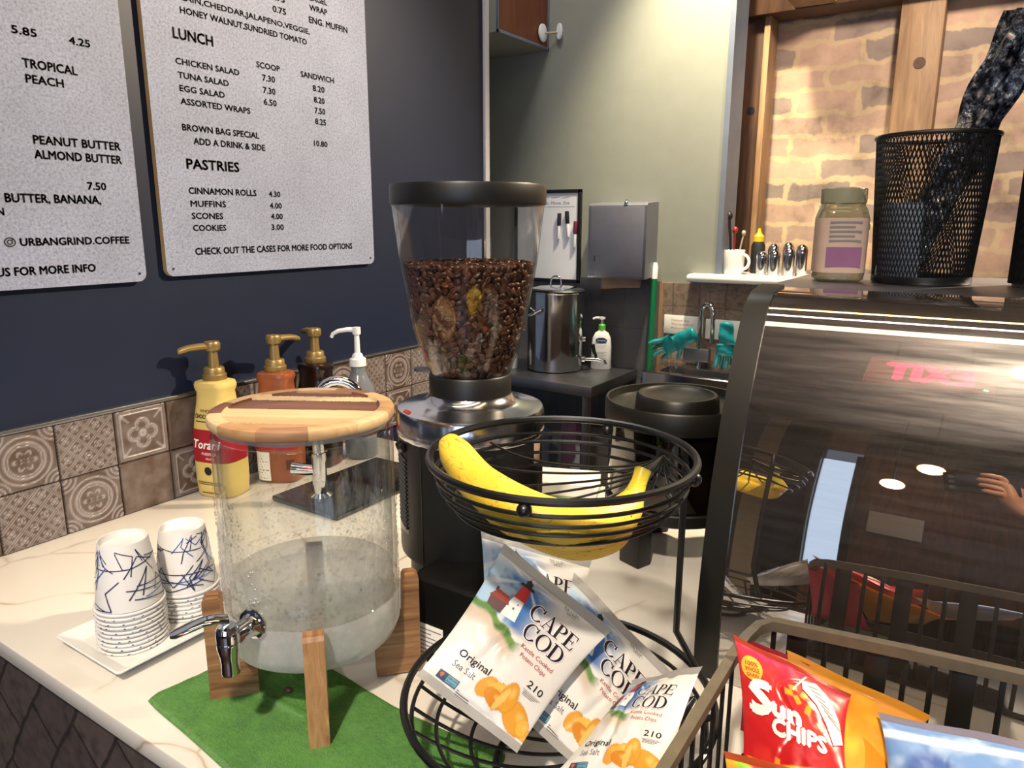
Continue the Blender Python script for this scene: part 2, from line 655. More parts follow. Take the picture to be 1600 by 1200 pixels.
def t_brick(name, cols, mortar, w, h, ms, rot=(R(90), 0, 0), off=0.5, bump=0.6, mott=14, rough=0.85, warp=0.022):
    t = NT(name)
    v = t.coord(rot=rot)
    b = t.node('ShaderNodeTexBrick')
    b.offset = off
    b.inputs['Scale'].default_value = 1
    b.inputs['Brick Width'].default_value = w
    b.inputs['Row Height'].default_value = h
    b.inputs['Mortar Size'].default_value = ms
    b.inputs['Mortar Smooth'].default_value = 0.5
    b.inputs['Color1'].default_value = (*cols[0], 1)
    b.inputs['Color2'].default_value = (*cols[1], 1)
    b.inputs['Mortar'].default_value = (*mortar, 1)
    wn = t.noise(v, 11, 3)
    wv = t.node('ShaderNodeMix', data_type='VECTOR')
    wv.inputs['Factor'].default_value = warp
    t.link(v, wv.inputs['A'])
    t.link(wn.outputs['Color'], wv.inputs['B'])
    t.link(wv.outputs['Result'], b.inputs['Vector'])
    n = t.noise(v, mott, 5, 0.6)
    c2 = t.ramp(n.outputs['Fac'], [(0.28, (0.36, 0.34, 0.36)), (0.46, (0.9, 0.86, 0.84)), (0.75, (1.3, 1.25, 1.2))])
    mx = t.node('ShaderNodeMix', data_type='RGBA', blend_type='MULTIPLY')
    mx.inputs['Factor'].default_value = 0.9
    t.link(b.outputs['Color'], mx.inputs['A'])
    t.link(c2, mx.inputs['B'])
    t.link(mx.outputs['Result'], t.b.inputs['Base Color'])
    t.set(Roughness=rough)
    t.bump(b.outputs['Fac'], -bump, 0.006)
    return t.m
M['brick'] = t_brick('old_brick', (hexc('#c4a38c'), hexc('#857a74')), hexc('#c3ab8a'), 0.225, 0.078, 0.013, mott=7, warp=0.06)
M['cladding'] = t_brick('dark_stone_cladding', (hexc('#4a4140'), hexc('#5a504c')), hexc('#2e2827'), 0.16, 0.075, 0.004, rot=(R(90), 0, R(52)), off=0.5, mott=40, bump=0.5, rough=0.7)
M['tiledull'] = t_brick('small_brown_tile', (hexc('#8d7c72'), hexc('#857468')), hexc('#6a5c52'), 0.1, 0.1, 0.003, off=0.0, mott=60, rough=0.4, bump=0.2)
M['tilegrey'] = t_brick('grey_wall_tile', (hexc('#5d5f66'), hexc('#62646b')), hexc('#50525a'), 0.1, 0.2, 0.002, off=0.0, mott=4, rough=0.3, bump=0.2)
M['postwood'] = wood('post_wood', [(0.3, hexc('#7f5f43')), (0.7, hexc('#ab8762'))], 'Z', 20, 0.6)
M['postdark'] = wood('dark_post_wood', [(0.3, hexc('#3a2416')), (0.7, hexc('#5c3b24'))], 'Z', 20, 0.6)
M['cabwood'] = wood('cabinet_wood', [(0.3, hexc('#5e2d14')), (0.7, hexc('#7a4122'))], 'Z', 14, 0.45)
M['floor'] = t_brick('floor_boards', (hexc('#6b4a35'), hexc('#5e4130')), hexc('#3a281d'), 1.2, 0.14, 0.004, rot=(0, 0, 0), mott=8, rough=0.35, bump=0.1)
M['ceiling'] = pm('ceiling_paint', '#7d736c', 0.8)
M['beige'] = pm('beige_plaster', '#a79a86', 0.7)
M['warmwood'] = wood('warm_panelling', [(0.3, hexc('#5b3a26')), (0.7, hexc('#8a5c3c'))], 'Z', 12, 0.5)

# ------------------------------------------------------------------ the room
WX = -1.298            # face of the navy wall
CT = 0.92              # counter top
def box_obj(name, x0, x1, y0, y1, z0, z1, mat, bev=0.0, parent=None):
    mb = MB()
    mb.rbox(((x0 + x1) / 2, (y0 + y1) / 2, (z0 + z1) / 2), (x1 - x0, y1 - y0, z1 - z0), bev)
    return mb.build(name, mat, parent)

struct(box_obj('floor', -3.0, 3.2, -3.7, 3.3, -0.1, 0.0, M['floor']))
struct(box_obj('ceiling', -3.0, 3.2, -3.7, 3.3, 3.4, 3.5, M['ceiling']))
struct(box_obj('wall_left', WX - 0.12, WX, -3.5, 1.815, 0.0, 3.4, M['navy']))
struct(box_obj('wall_alcove', -2.5, -2.4, 1.815, 2.7, 0.0, 3.4, M['greywall']))
struct(box_obj('wall_right', 3.1, 3.2, -3.5, 3.3, 0.0, 3.4, M['beige']))
struct(box_obj('trim_1', WX - 0.125, WX + 0.008, 1.815, 1.835, 0.0, 3.4, M['whitetrim']), 'white corner trim at the end of the navy wall')

# back wall with the pass-through opening
OX, OZ, BY = -0.872, 1.262, 2.70
w = MB()
w.rbox(((-2.5 + OX) / 2, BY + 0.06, 1.7), (OX + 2.5, 0.12, 3.4))
w.rbox(((OX + 3.1) / 2, BY + 0.06, OZ / 2 - 0.02), (3.1 - OX, 0.12, OZ - 0.04))
struct(w.build('wall_back', M['greywall'], angle=30), 'grey back wall lit by a warm spot')
struct(box_obj('trim_2', OX - 0.006, OX + 0.014, BY - 0.012, BY + 0.13, OZ, 3.4, M['bluetrim']), 'grey blue jamb of the pass-through opening')
sl = box_obj('trim_3', OX - 0.1, 0.6, BY - 0.06, BY + 0.20, OZ - 0.03, OZ, M['white'], 0.012)
struct(sl, 'white stone ledge below the pass-through')
struct(box_obj('wall_far', -1.4, 3.1, 3.12, 3.25, 0.0, 3.4, M['brick']), 'old brick wall behind the pass-through')
tb = box_obj('trim_4', -1.075, OX - 0.02, BY - 0.008, BY + 0.001, 0.55, 1.222, M['tiledull'])
struct(tb, 'brown tile splashback behind the hand sink')
struct(box_obj('trim_5', OX - 0.02, 0.3, BY - 0.006, BY + 0.001, 0.6, OZ - 0.035, M['tiledull']), 'brown tile below the ledge')
struct(box_obj('trim_6', -2.4, -1.085, BY - 0.008, BY + 0.001, 0.6, 1.225, M['tilegrey']), 'grey tile splashback behind the stock pot')
struct(box_obj('trim_7', -1.09, -1.075, BY - 0.012, BY + 0.001, 0.6, 1.222, M['cardboard']), 'wooden edge strip of the brown tiles')

# timber frame in front of the brick
fr = MB()
fr.rbox((-0.885, 3.05, 1.75), (0.085, 0.09, 2.3), 0.003)
o = struct(fr.build('post_frame', M['postdark']), 'dark timber post with a drilled hole beside the opening', 'post')
h = MB(); h.lathe([(0, 0), (0.014, 0), (0.014, 0.004), (0, 0.004)], 20)
ho = h.build('bolt_hole', M['inkblack'], o); ho.location = (-0.878, 3.006, 1.87); ho.rotation_euler = (R(90), 0, 0)
e = MB(); e.rbox((-0.832, 3.04, 1.75), (0.022, 0.11, 2.3), 0.002)
struct(e.build('post_edge', M['postwood']), 'pale timber board on edge beside the dark post', 'post')
p = MB()
p.rbox((-0.325, 3.07, 1.9), (0.135, 0.09, 2.7), 0.004)
o = struct(p.build('post_timber', M['postwood']), 'pale timber post with a dark bolt hole against the brick', 'post')
h = MB(); h.lathe([(0, 0), (0.015, 0), (0.019, 0.003), (0.019, 0.006), (0, 0.006)], 20)
ho = h.build('bolt_hole', M['postdark'], o); ho.location = (-0.318, 3.028, 1.985); ho.rotation_euler = (R(90), 0, 0)
b1 = MB(); b1.rbox((-0.2, 3.02, 2.275), (1.6, 0.14, 0.16), 0.004)
struct(b1.build('beam_dark', M['postdark']), 'dark timber beam above the opening', 'beam')
b2 = MB(); b2.rbox((-0.66, 2.95, 2.28), (0.14, 0.3, 0.16), 0.004)
struct(b2.build('beam_joist', M['postwood']), 'pale joist end resting on the dark beam', 'beam')

# ornate tile splashback on the navy wall, a relief grid
def tile_grid():
    y0, ncol, ts, zr = -0.037, 19, 0.1, (CT, 1.0185, 1.117)
    res = 40
    U = np.linspace(0, ncol, ncol * res + 1)
    Vv = np.linspace(0, 2, 2 * res + 1)
    u, v = np.meshgrid(U, Vv)
    ci = np.minimum(np.floor(u).astype(int), ncol - 1)
    ri = np.minimum(np.floor(v).astype(int), 1)
    x = (u - ci) - 0.5
    y = (v - ri) - 0.5
    kinds = {}
    rs = random.Random(5)
    top = [rs.choice([0, 1, 2, 3]) for _ in range(ncol)]
    bot = [rs.choice([0, 1, 2, 3]) for _ in range(ncol)]
    top[5:11] = [0, 1, 2, 3, 1, 2]
    bot[5:11] = [1, 0, 3, 2, 0, 3]
    K = np.where(ri == 1, np.array(top)[ci], np.array(bot)[ci])
    r = np.hypot(x, y)
    th = np.arctan2(y, x)
    ln = lambda d, w: np.exp(-(d / w) ** 2)
    # 0 medallion
    cr = np.hypot(np.abs(x) - 0.5, np.abs(y) - 0.5)
    pet = 0.17 * np.abs(np.cos(3 * th)) ** 0.6
    k0 = ln(r - 0.31, .018) + ln(r - 0.26, .012) + ln(r - 0.41, .016) + ln(r - pet, .02) + ln(cr - 0.16, .015) + ln(cr - .08, .02) + ln(cr - 0.24, .014) * (r > .4)
    # 1 diamond lattice with small flowers
    s = 4.0
    a = (x + y) * s * 0.707 * 1.0
    b = (x - y) * s * 0.707
    fa, fb = a - np.floor(a) - 0.5, b - np.floor(b) - 0.5
    d = np.maximum(np.abs(fa), np.abs(fb))
    rr = np.hypot(fa, fb)
    tt = np.arctan2(fb, fa)
    k1 = ln(d - 0.42, .035) * 0.9 + ln(rr - 0.24 * np.abs(np.cos(2 * tt)) ** 0.5, .05) + ln(rr, .07)
    # 2 framed quatrefoil
    q = np.minimum(np.minimum(np.hypot(x - .15, y), np.hypot(x + .15, y)), np.minimum(np.hypot(x, y - .15), np.hypot(x, y + .15)))
    m = np.maximum(np.abs(x), np.abs(y))
    k2 = ln(q - 0.13, .016) + ln(q - 0.09, .012) * (r > .1) + ln(m - 0.40, .014) + ln(m - 0.44, .01) + ln(np.abs(np.abs(x) - np.abs(y)), .02) * ((r > .34) & (m < .39)) + ln(cr - .2, .014) * (m < .4) + ln(r - .06, .02)
    k3 = 0 * x
    h = np.choose(K, [k0, k1, k2, k3])
    h = np.clip(h, 0, 1.1)
    nz = fnoise(u * 5, v * 5, 3, 4)
    nz2 = fnoise(u * 22, v * 22, 8, 3)
    edge = smoothstep(0.485, 0.498, m)
    A = np.array(hexc('#524239'))
    Bc = np.array(hexc('#77706f'))
    Cc = np.array(hexc('#aba7ab'))
    f = np.clip((nz - 0.35) * 2.2, 0, 1)[..., None]
    col = A * (1 - f * 0.6) + Bc * f * 0.6
    hl = np.clip(h * (0.7 + 0.6 * nz2), 0, 1)[..., None]
    col = col * (1 - hl * 0.75) + Cc * hl * 0.75
    col = col * (1 - edge[..., None]) + np.array(hexc('#2c211b')) * edge[..., None]
    z = np.where(v <= 1, zr[0] + v * (zr[1] - zr[0]), zr[1] + (v - 1) * (zr[2] - zr[1]))
    P = np.stack([WX + 0.009 + 0.0016 * h - 0.003 * edge + 0.0004 * nz2, y0 + u * ts, z], -1)
    P[..., 1] = np.minimum(P[..., 1], 1.81)
    mb = MB()
    grid_mesh(mb, ncol * res, 2 * res, P)
    return mb.build('trim_8', painted('ornate_tile', 0.38), None, cols=col.reshape(-1, 3))
struct(tile_grid(), 'ornate brown relief tiles along the foot of the navy wall')
struct(box_obj('trim_9', WX, WX + 0.0115, -0.04, 1.81, 1.117, 1.124, M['steel_dull'], 0.001), 'thin metal strip capping the ornate tiles')

# ------------------------------------------------------------------ behind the photographer (seen in reflections)
wb = MB()
wb.rbox((-2.0, -3.55, 1.7), (1.7, 0.1, 3.4))
struct(wb.build('wall_street', M['beige']), 'beige street wall behind the photographer')
struct(box_obj('wall_door_side', -1.15, -0.85, -3.6, -3.5, 0, 3.4, M['navy']), 'navy wall beside the street door')
wb = MB(); wb.rbox((-0.12, -3.55, 1.7), (0.98, 0.1, 3.4)); wb.rbox((2.95, -3.55, 1.7), (0.3, 0.1, 3.4)); wb.rbox((0.9, -3.55, 0.3), (4.0, 0.1, 0.6)); wb.rbox((0.9, -3.55, 3.07), (4.0, 0.1, 0.66))
struct(wb.build('wall_front', M['warmwood']), 'wood panelled street wall behind the photographer')
wf = MB()
for x in (0.38, 1.55, 2.75):
    wf.rbox((x, -3.36, 1.68), (0.06, 0.06, 2.1), 0.004)
for z in (0.66, 2.70):
    wf.rbox((1.56, -3.36, z), (2.42, 0.06, 0.06), 0.004)
for x in (-0.86, -0.60):
    wf.rbox((x, -3.36, 1.55), (0.05, 0.06, 2.1), 0.004)
struct(wf.build('window_1', M['blackframe']), 'dark framed street window behind the photographer')
ex = thing('exit_sign', 'red lit exit sign hung from the ceiling behind the photographer', 'sign', (-0.19, -1.05, 2.98))
mb = MB(); mb.rbox((0, 0, 0), (0.46, 0.04, 0.32), 0.006); mb.build('sign_box', emit('lit_pink_panel', (0.4, 0.14, 0.14), 0.08), ex)
mb = MB(); mb.ball((0.20, 0.022, -0.13), .009, 12, 8); mb.build('indicator', emit('green_led', (0.05, 1.0, 0.25), 6), ex)
ik = Ink(); ik.text('EXIT', 0, -0.10, 0.22, width=0.30, align='C', bold=0.03)
ik.lay('lettering', emit('exit_red', (1.0, 0.015, 0.05), 6.0), ex, lambda a, b: (-a, 0.0215, b))
mb = MB(); mb.rbox((-0.14, 0, 0.29), (0.012, 0.012, 0.26)); mb.build('hanger', M['black'], ex)
mb = MB(); mb.rbox((0.14, 0, 0.29), (0.012, 0.012, 0.26)); mb.build('hanger', M['black'], ex)
for i, (yy, zz, st, cc) in enumerate(((0.66, 3.3, 7, (1.0, 0.74, 0.36)), (-0.05, 3.3, 7, (1.0, 0.93, 0.85)), (-0.75, 3.3, 3, (1.0, 0.85, 0.6)))):
    t_ = thing('ceiling_light', ['warm linear lamp nearest the display case', 'white linear lamp between the two warm ones', 'soft warm linear lamp above the photographer'][i] + ' on the ceiling', 'lamp', (0.0, yy, zz), group='linear ceiling lamps')
    mb = MB(); mb.rbox((0, 0, 0.02), (2.5, 0.17, 0.05), 0.006); mb.build('housing', M['black'], t_)
    mb = MB(); mb.rbox((0, 0, -0.01), (2.46, 0.15, 0.02), 0.006); mb.build('diffuser', emit('lamp_diffuser', cc, st), t_)

for lab, x, y, z in (('amber globe pendant lamp near the street wall', -0.34, -2.6, 2.05), ('amber globe pendant lamp hung over the middle of the room', -0.16, -2.2, 2.2)):
    pl_ = thing('pendant_lamp', lab, 'lamp', (x, y, z), group='amber pendant lamps')
    mb = MB(); mb.ball((0, 0, 0), .06, 24, 16); mb.build('globe', emit('amber_globe', (1.0, 0.55, 0.22), 14), pl_)
    mb = MB(); mb.tube([(0, 0, .055), (0, 0, 3.4 - z)], .006, 8); mb.build('cord', M['black'], pl_)
tbx = box_obj('menu_shelf', -0.5, -0.2, -3.5, -3.42, 1.35, 1.75, M['paper'], 0.004)
tag(tbx, 'pale framed notice board on the panelled street wall', 'notice board')

# ------------------------------------------------------------------ the counter
ctr = thing('counter', 'white veined quartz counter with dark stone clad front', 'counter', (0, 0, 0))
def slab():
    mb = MB()
    mb.rbox((-0.349, 0.82, CT - 0.0125), (1.898, 0.946, 0.025), 0.0025)
    return mb.build('countertop', M['quartz'], ctr)
slab()
mb = MB(); mb.rbox((-0.349, 0.83, 0.4475), (1.88, 0.90, 0.89)); mb.build('clad_base', M['cladding'], ctr)
# ------------------------------------------------------------------ menu boards: (words, along the wall, baseline height, width, cap height)
RT = [
    ('PLAIN,CHEDDAR,JALAPENO,VEGGIE,', 0.8595, 1.8375, 0.3063, 0.0107),
    ('HONEY WALNUT,SUNDRIED TOMATO', 0.8643, 1.815, 0.2918, 0.0117),
    ('0.75', 1.0719, 1.8622, 0.0329, 0.0121),
    ('3.75', 1.0695, 1.8847, 0.034, 0.0121),
    ('BAGEL', 1.1706, 1.9055, 0.0482, 0.0117),
    ('WRAP', 1.1691, 1.886, 0.049, 0.0118),
    ('ENG. MUFFIN', 1.166, 1.8611, 0.11, 0.013),
    ('LUNCH', 0.8458, 1.7701, 0.0809, 0.0195),
    ('CHICKEN SALAD', 0.8461, 1.727, 0.1344, 0.0113),
    ('TUNA SALAD', 0.8485, 1.7036, 0.1059, 0.0113),
    ('EGG SALAD', 0.8495, 1.681, 0.094, 0.0114),
    ('ASSORTED WRAPS', 0.8492, 1.6585, 0.1506, 0.0116),
    ('SCOOP', 1.0228, 1.7496, 0.0572, 0.0118),
    ('7.30', 1.035, 1.7264, 0.0306, 0.0123),
    ('7.30', 1.0348, 1.7029, 0.03, 0.0124),
    ('6.50', 1.0347, 1.6805, 0.0314, 0.0124),
    ('SANDWICH', 1.1349, 1.7487, 0.093, 0.0121),
    ('8.20', 1.166, 1.7248, 0.033, 0.0127),
    ('8.20', 1.1678, 1.7016, 0.0296, 0.0127),
    ('7.50', 1.1682, 1.6793, 0.0297, 0.0128),
    ('8.25', 1.168, 1.6568, 0.0305, 0.0129),
    ('BROWN BAG SPECIAL', 0.8477, 1.6129, 0.1693, 0.0123),
    ('ADD A DRINK & SIDE', 0.8684, 1.5902, 0.161, 0.0124),
    ('10.80', 1.1611, 1.611, 0.0385, 0.0125),
    ('PASTRIES', 0.8497, 1.5453, 0.1139, 0.0191),
    ('CINNAMON ROLLS', 0.8491, 1.4999, 0.1513, 0.0126),
    ('4.30', 1.0314, 1.4994, 0.029, 0.012),
    ('MUFFINS', 0.8507, 1.4765, 0.076, 0.0119),
    ('4.00', 1.0319, 1.476, 0.0304, 0.012),
    ('SCONES', 0.851, 1.454, 0.0669, 0.012),
    ('4.00', 1.0332, 1.4541, 0.0299, 0.0121),
    ('COOKIES', 0.8512, 1.4315, 0.0717, 0.0121),
    ('3.00', 1.0326, 1.4321, 0.0313, 0.0122),
    ('CHECK OUT THE CASES FOR MORE FOOD OPTIONS', 0.8514, 1.387, 0.4099, 0.0137),
]
LT = [
    ('5.85', 0.5793, 1.7264, 0.0351, 0.0121),
    ('4.25', 0.6625, 1.7262, 0.0325, 0.012),
    ('TROPICAL', 0.5885, 1.6797, 0.0807, 0.014),
    ('PEACH', 0.5902, 1.6577, 0.0554, 0.0132),
    ('PEANUT BUTTER', 0.5895, 1.5677, 0.138, 0.0139),
    ('ALMOND BUTTER', 0.5882, 1.5457, 0.1387, 0.014),
    ('7.50', 0.6641, 1.5009, 0.0306, 0.0128),
    ('PEANUT BUTTER, BANANA,', 0.4669, 1.478, 0.2163, 0.0142),
    ('HONEY, CINNAMON', 0.3977, 1.4582, 0.1359, 0.0118),
    ('URBANGRIND.COFFEE', 0.5504, 1.4115, 0.1742, 0.0127),
    ('ASK US FOR MORE INFO', 0.476, 1.366, 0.185, 0.0138),
]
def rrect(x0, y0, x1, y1, r, n=5):
    pts = []
    for cx, cy, a0 in ((x1 - r, y1 - r, 0), (x0 + r, y1 - r, 90), (x0 + r, y0 + r, 180), (x1 - r, y0 + r, 270)):
        for k in range(n + 1):
            a = R(a0 + 90 * k / n)
            pts.append((cx + r * cos(a), cy + r * sin(a)))
    return pts

def menu_board(label, y0, y1, z0, z1, lines):
    t = thing('menu_board', label, 'menu board', (WX, (y0 + y1) / 2, z0), group='menu boards on the navy wall')
    ym = (y0 + y1) / 2
    mb = MB()
    mb.prism(rrect(y0 - ym, 0, y1 - ym, z1 - z0, 0.014), 0.0015, 0.013, lambda a, b, h: (h, a, b))
    n = len(rrect(0, 0, 1, 1, .1))
    mb.mi = [1, 0] + [1] * (len(mb.f) - 2)
    mb.build('panel', [M['board'], M['boardedge']], t)
    ik = Ink()
    for txt, yy, zz, wdt, hh in lines:
        ik.text(txt, yy - ym, zz - z0, hh * 0.97, width=wdt, bold=0.032)
    if 'drinks' in label:
        cx, cz = 0.536 - ym, 1.4175 - z0
        V, F = ring2(cx, cz, .0085, .0075, .002, .002)
        ik.raw(V, F)
        V, F = ring2(cx, cz, .0045, .0042, .002, .002)
        ik.raw(V, F)
        ik.disc(cx + .004, cz + .004, .0012)
    ik.lay('lettering', M['inkblack'], t, lambda a, b: (0.0134, a, b))
    for yy in (y0 + 0.013, y1 - 0.013):
        mb = MB()
        mb.lathe([(0, 0.0022), (0.0022, 0.0018), (0.003, 0)], 12)
        s = mb.build('screw', M['steel'], t)
        s.location = (0.0128, yy - ym, 0.014)
        s.rotation_euler = (0, R(90), 0)
    return t
menu_board('grey speckled menu board listing lunch and pastries, hung by the alcove', 0.790, 1.334, 1.349, 2.05, RT)
menu_board('grey speckled menu board of drinks and nut butters, cut off by the picture edge', 0.16, 0.750, 1.344, 2.05, LT)

# ------------------------------------------------------------------ water dispenser
DX, DY = -0.611, 0.516
GL = thin_glass('clear_glass', (0.96, 0.975, 0.975), 0.05, 0.75, 0.015, 3.2)
GLD = thin_glass('clear_polycarbonate', (0.93, 0.93, 0.925), 0.06, 0.6, 0.04, 2.6)
wd_ = thing('water_dispenser', 'glass water dispenser with striped wooden lid and chrome tap', 'water dispenser', (DX, DY, 0.985))
def glass_jar():
    mb = MB()
    Ro, T = 0.0955, 0.0045
    prof = [(0, 0), (Ro - .03, 0), (Ro - .014, .002), (Ro - .005, .008), (Ro, .02), (Ro, .246), (Ro - T * .5, .248), (Ro - T, .246), (Ro - T, .024), (Ro - .014, .009), (Ro - .03, .006), (0, .006)]
    mb.lathe(prof, 72)
    return mb.build('glass_jar', GL, wd_)
glass_jar()
# water
t = NT('cold_water')
t.n.remove(t.b)
tr = t.node('ShaderNodeBsdfTransparent'); tr.inputs['Color'].default_value = (0.96, 0.96, 0.95, 1)
gl = t.node('ShaderNodeBsdfGlossy'); gl.inputs['Roughness'].default_value = 0.06
lw = t.node('ShaderNodeLayerWeight'); lw.inputs['Blend'].default_value = 0.5
pw = t.node('ShaderNodeMath', operation='POWER'); pw.inputs[1].default_value = 2.2
t.link(lw.outputs['Facing'], pw.inputs[0])
mr = t.node('ShaderNodeMapRange'); mr.inputs['To Min'].default_value = 0.05; mr.inputs['To Max'].default_value = 0.5
t.link(pw.outputs[0], mr.inputs['Value'])
nn = t.noise(t.coord(), 40, 3, 0.5, 1.0)
bp = t.node('ShaderNodeBump'); bp.inputs['Strength'].default_value = 0.35; bp.inputs['Distance'].default_value = 0.004
t.link(nn.outputs['Fac'], bp.inputs['Height']); t.link(bp.outputs['Normal'], gl.inputs['Normal'])
mx = t.node('ShaderNodeMixShader')
t.link(mr.outputs['Result'], mx.inputs['Fac']); t.link(tr.outputs[0], mx.inputs[1]); t.link(gl.outputs[0], mx.inputs[2])
df = t.node('ShaderNodeBsdfDiffuse'); df.inputs['Color'].default_value = (.86, .85, .82, 1)
tl = t.node('ShaderNodeBsdfTranslucent'); tl.inputs['Color'].default_value = (.86, .85, .82, 1)
dm = t.node('ShaderNodeMixShader'); t.link(df.outputs[0], dm.inputs[1]); t.link(tl.outputs[0], dm.inputs[2])
m9 = t.node('ShaderNodeMixShader'); m9.inputs['Fac'].default_value = .16  # pale diffuse haze mixed in to brighten the water
t.link(mx.outputs[0], m9.inputs[1]); t.link(dm.outputs[0], m9.inputs[2])
t.link(m9.outputs[0], t.out.inputs['Surface'])
M['water'] = t.m
mb = MB(); mb.lathe([(0, .0075), (.068, .0075), (.083, .011), (.0905, .026), (.0905, .078), (.0895, .0795), (0, .0795)], 64)
wt = mb.build('water', M['water'], wd_); wt['label'] = 'clear cold water filling the lower third'
# frost and condensation on the outside of the glass
FR = thin_glass('frosted_film', (0.97, 0.98, 0.98), 0.03, 0.25, 0.25, 2.5, haze=(0.5, (0.88, 0.89, 0.90), 22))
FR2 = thin_glass('light_condensation_film', (0.98, 0.98, 0.98), 0.02, 0.2, 0.2, 2.5, haze=(0.14, (0.86, 0.85, 0.82), 34))
mb = MB(); mb.lathe([(.0, -.0006), (.066, -.0006), (.0822, .0015), (.0912, .0078), (.0962, .02), (.0962, .058)], 72)
o = mb.build('frost', FR, wd_); o['label'] = 'white frosted mist on the lower glass'
mb = MB(); mb.lathe([(.0962, .058), (.0962, .150)], 72)
o = mb.build('mist', FR2, wd_)
def droplets():
    rs = random.Random(4)
    mb = MB()
    n = 0
    while n < 2600:
        a = R(rs.uniform(0, 360))
        z = 0.058 + rs.random() ** 1.3 * 0.15
        zmax = 0.150 + 0.022 * sin(a * 3 + 1) + 0.022 * sin(a * 11)
        if z > zmax + 0.012 * rs.random():
            continue
        r = rs.choice((.0006, .0008, .001, .0013, .0017)) * rs.uniform(.8, 1.15)
        c, s = cos(a), sin(a)
        vs, fs = [], []
        ringn = 7
        for lv, (rr, hh) in enumerate(((1.0, 0.0), (.72, .5), (0, .72))):
            if rr == 0:
                vs.append((hh * r, 0, 0))
            else:
                for k in range(ringn):
                    q = 2 * pi * k / ringn
                    vs.append((hh * r, rr * r * cos(q), rr * r * sin(q) * 1.12))
        for k in range(ringn):
            k2 = (k + 1) % ringn
            fs += [(k, k2, ringn + k2, ringn + k), (ringn + k, ringn + k2, 2 * ringn)]
        mb.add([(c * (.0963 + x) - s * y, s * (.0963 + x) + c * y, z + q) for x, y, q in vs], fs)
        n += 1
    return mb
t = NT('water_beads')
t.set(Roughness=0.03, IOR=1.33)
t.b.inputs['Base Color'].default_value = (0.95, 0.95, 0.95, 1)
t.b.inputs['Transmission Weight'].default_value = 1.0
M['beads'] = t.m
o = droplets().build('condensation', thin_glass('bead_water', (0.93, 0.93, 0.92), 0.06, 0.7, 0.04, 1.8), wd_); o['kind'] = 'stuff'; o['label'] = 'small beads of condensation on the glass'
# lid: a wooden disc of glued strips with a sunken centre
LW = [wood('lid_' + n, [(0.3, hexc(a)), (0.7, hexc(b))], 'X', 60, 0.5, 14, 0.03) for n, a, b in (('pale', '#b7946a', '#cbab80'), ('honey', '#a07a52', '#b9946a'), ('walnut', '#5a3526', '#7b5240'), ('mid', '#8c6446', '#a67f5e'), ('maple', '#c4a77c', '#d6bd94'))]
def lid():
    root = MB()
    Ro, Ri = 0.0975, 0.082
    strips = [-.11, -.088, -.06, -.034, -.002, .038, .058, .074, .086, .11]
    kind = [1, 1, 0, 4, 2, 4, 2, 3, 1, 3]
    def mat_at(y):
        for k in range(len(strips) - 1):
            if strips[k] <= y < strips[k + 1]:
                return kind[k]
        return 0
    # concentric rings with many segments; material by strip
    rad = [0.0]
    n = 180
    def surf(prof_r, zf):
        pass
    P = [(0.0, .0092)] + [(r, .0092) for r in np.linspace(.003, Ri - .001, 30)] + [(Ri, .0115), (Ri + .001, .012), (Ro - .004, .012), (Ro - .001, .0108), (Ro, .009), (Ro, .003), (Ro - .002, .0), (0.0, 0.0)]
    root.lathe(P, n)
    root.mi = []
    for f in root.f:
        cx = sum(root.v[i][0] for i in f) / len(f)
        cy = sum(root.v[i][1] for i in f) / len(f)
        r = math.hypot(cx, cy)
        if r > Ri - .0005:
            a = math.degrees(math.atan2(cy, cx)) % 360
            k = [1, 0, 3, 4, 1, 0, 2, 4, 1, 3, 0, 4][int(((a + 8) % 360) / 30)]
        else:
            k = mat_at(cy)
        root.mi.append(k)
    o = root.build('lid', LW, wd_)
    o.location = (0, 0, 0.2575)
    o.rotation_euler = (0, 0, R(30))
    g = MB()
    g.lathe([(.088, 0), (.091, .001), (.0925, .004), (.091, .008), (.086, .0085), (.086, 0)], 64)
    s = g.build('seal', thin_glass('silicone_seal', (0.85, 0.86, 0.86), .1, .4, .3, 2, haze=(.5, (.7, .7, .7), 20)), o)
    s.location = (0, 0, -0.0065)
    return o
lid()
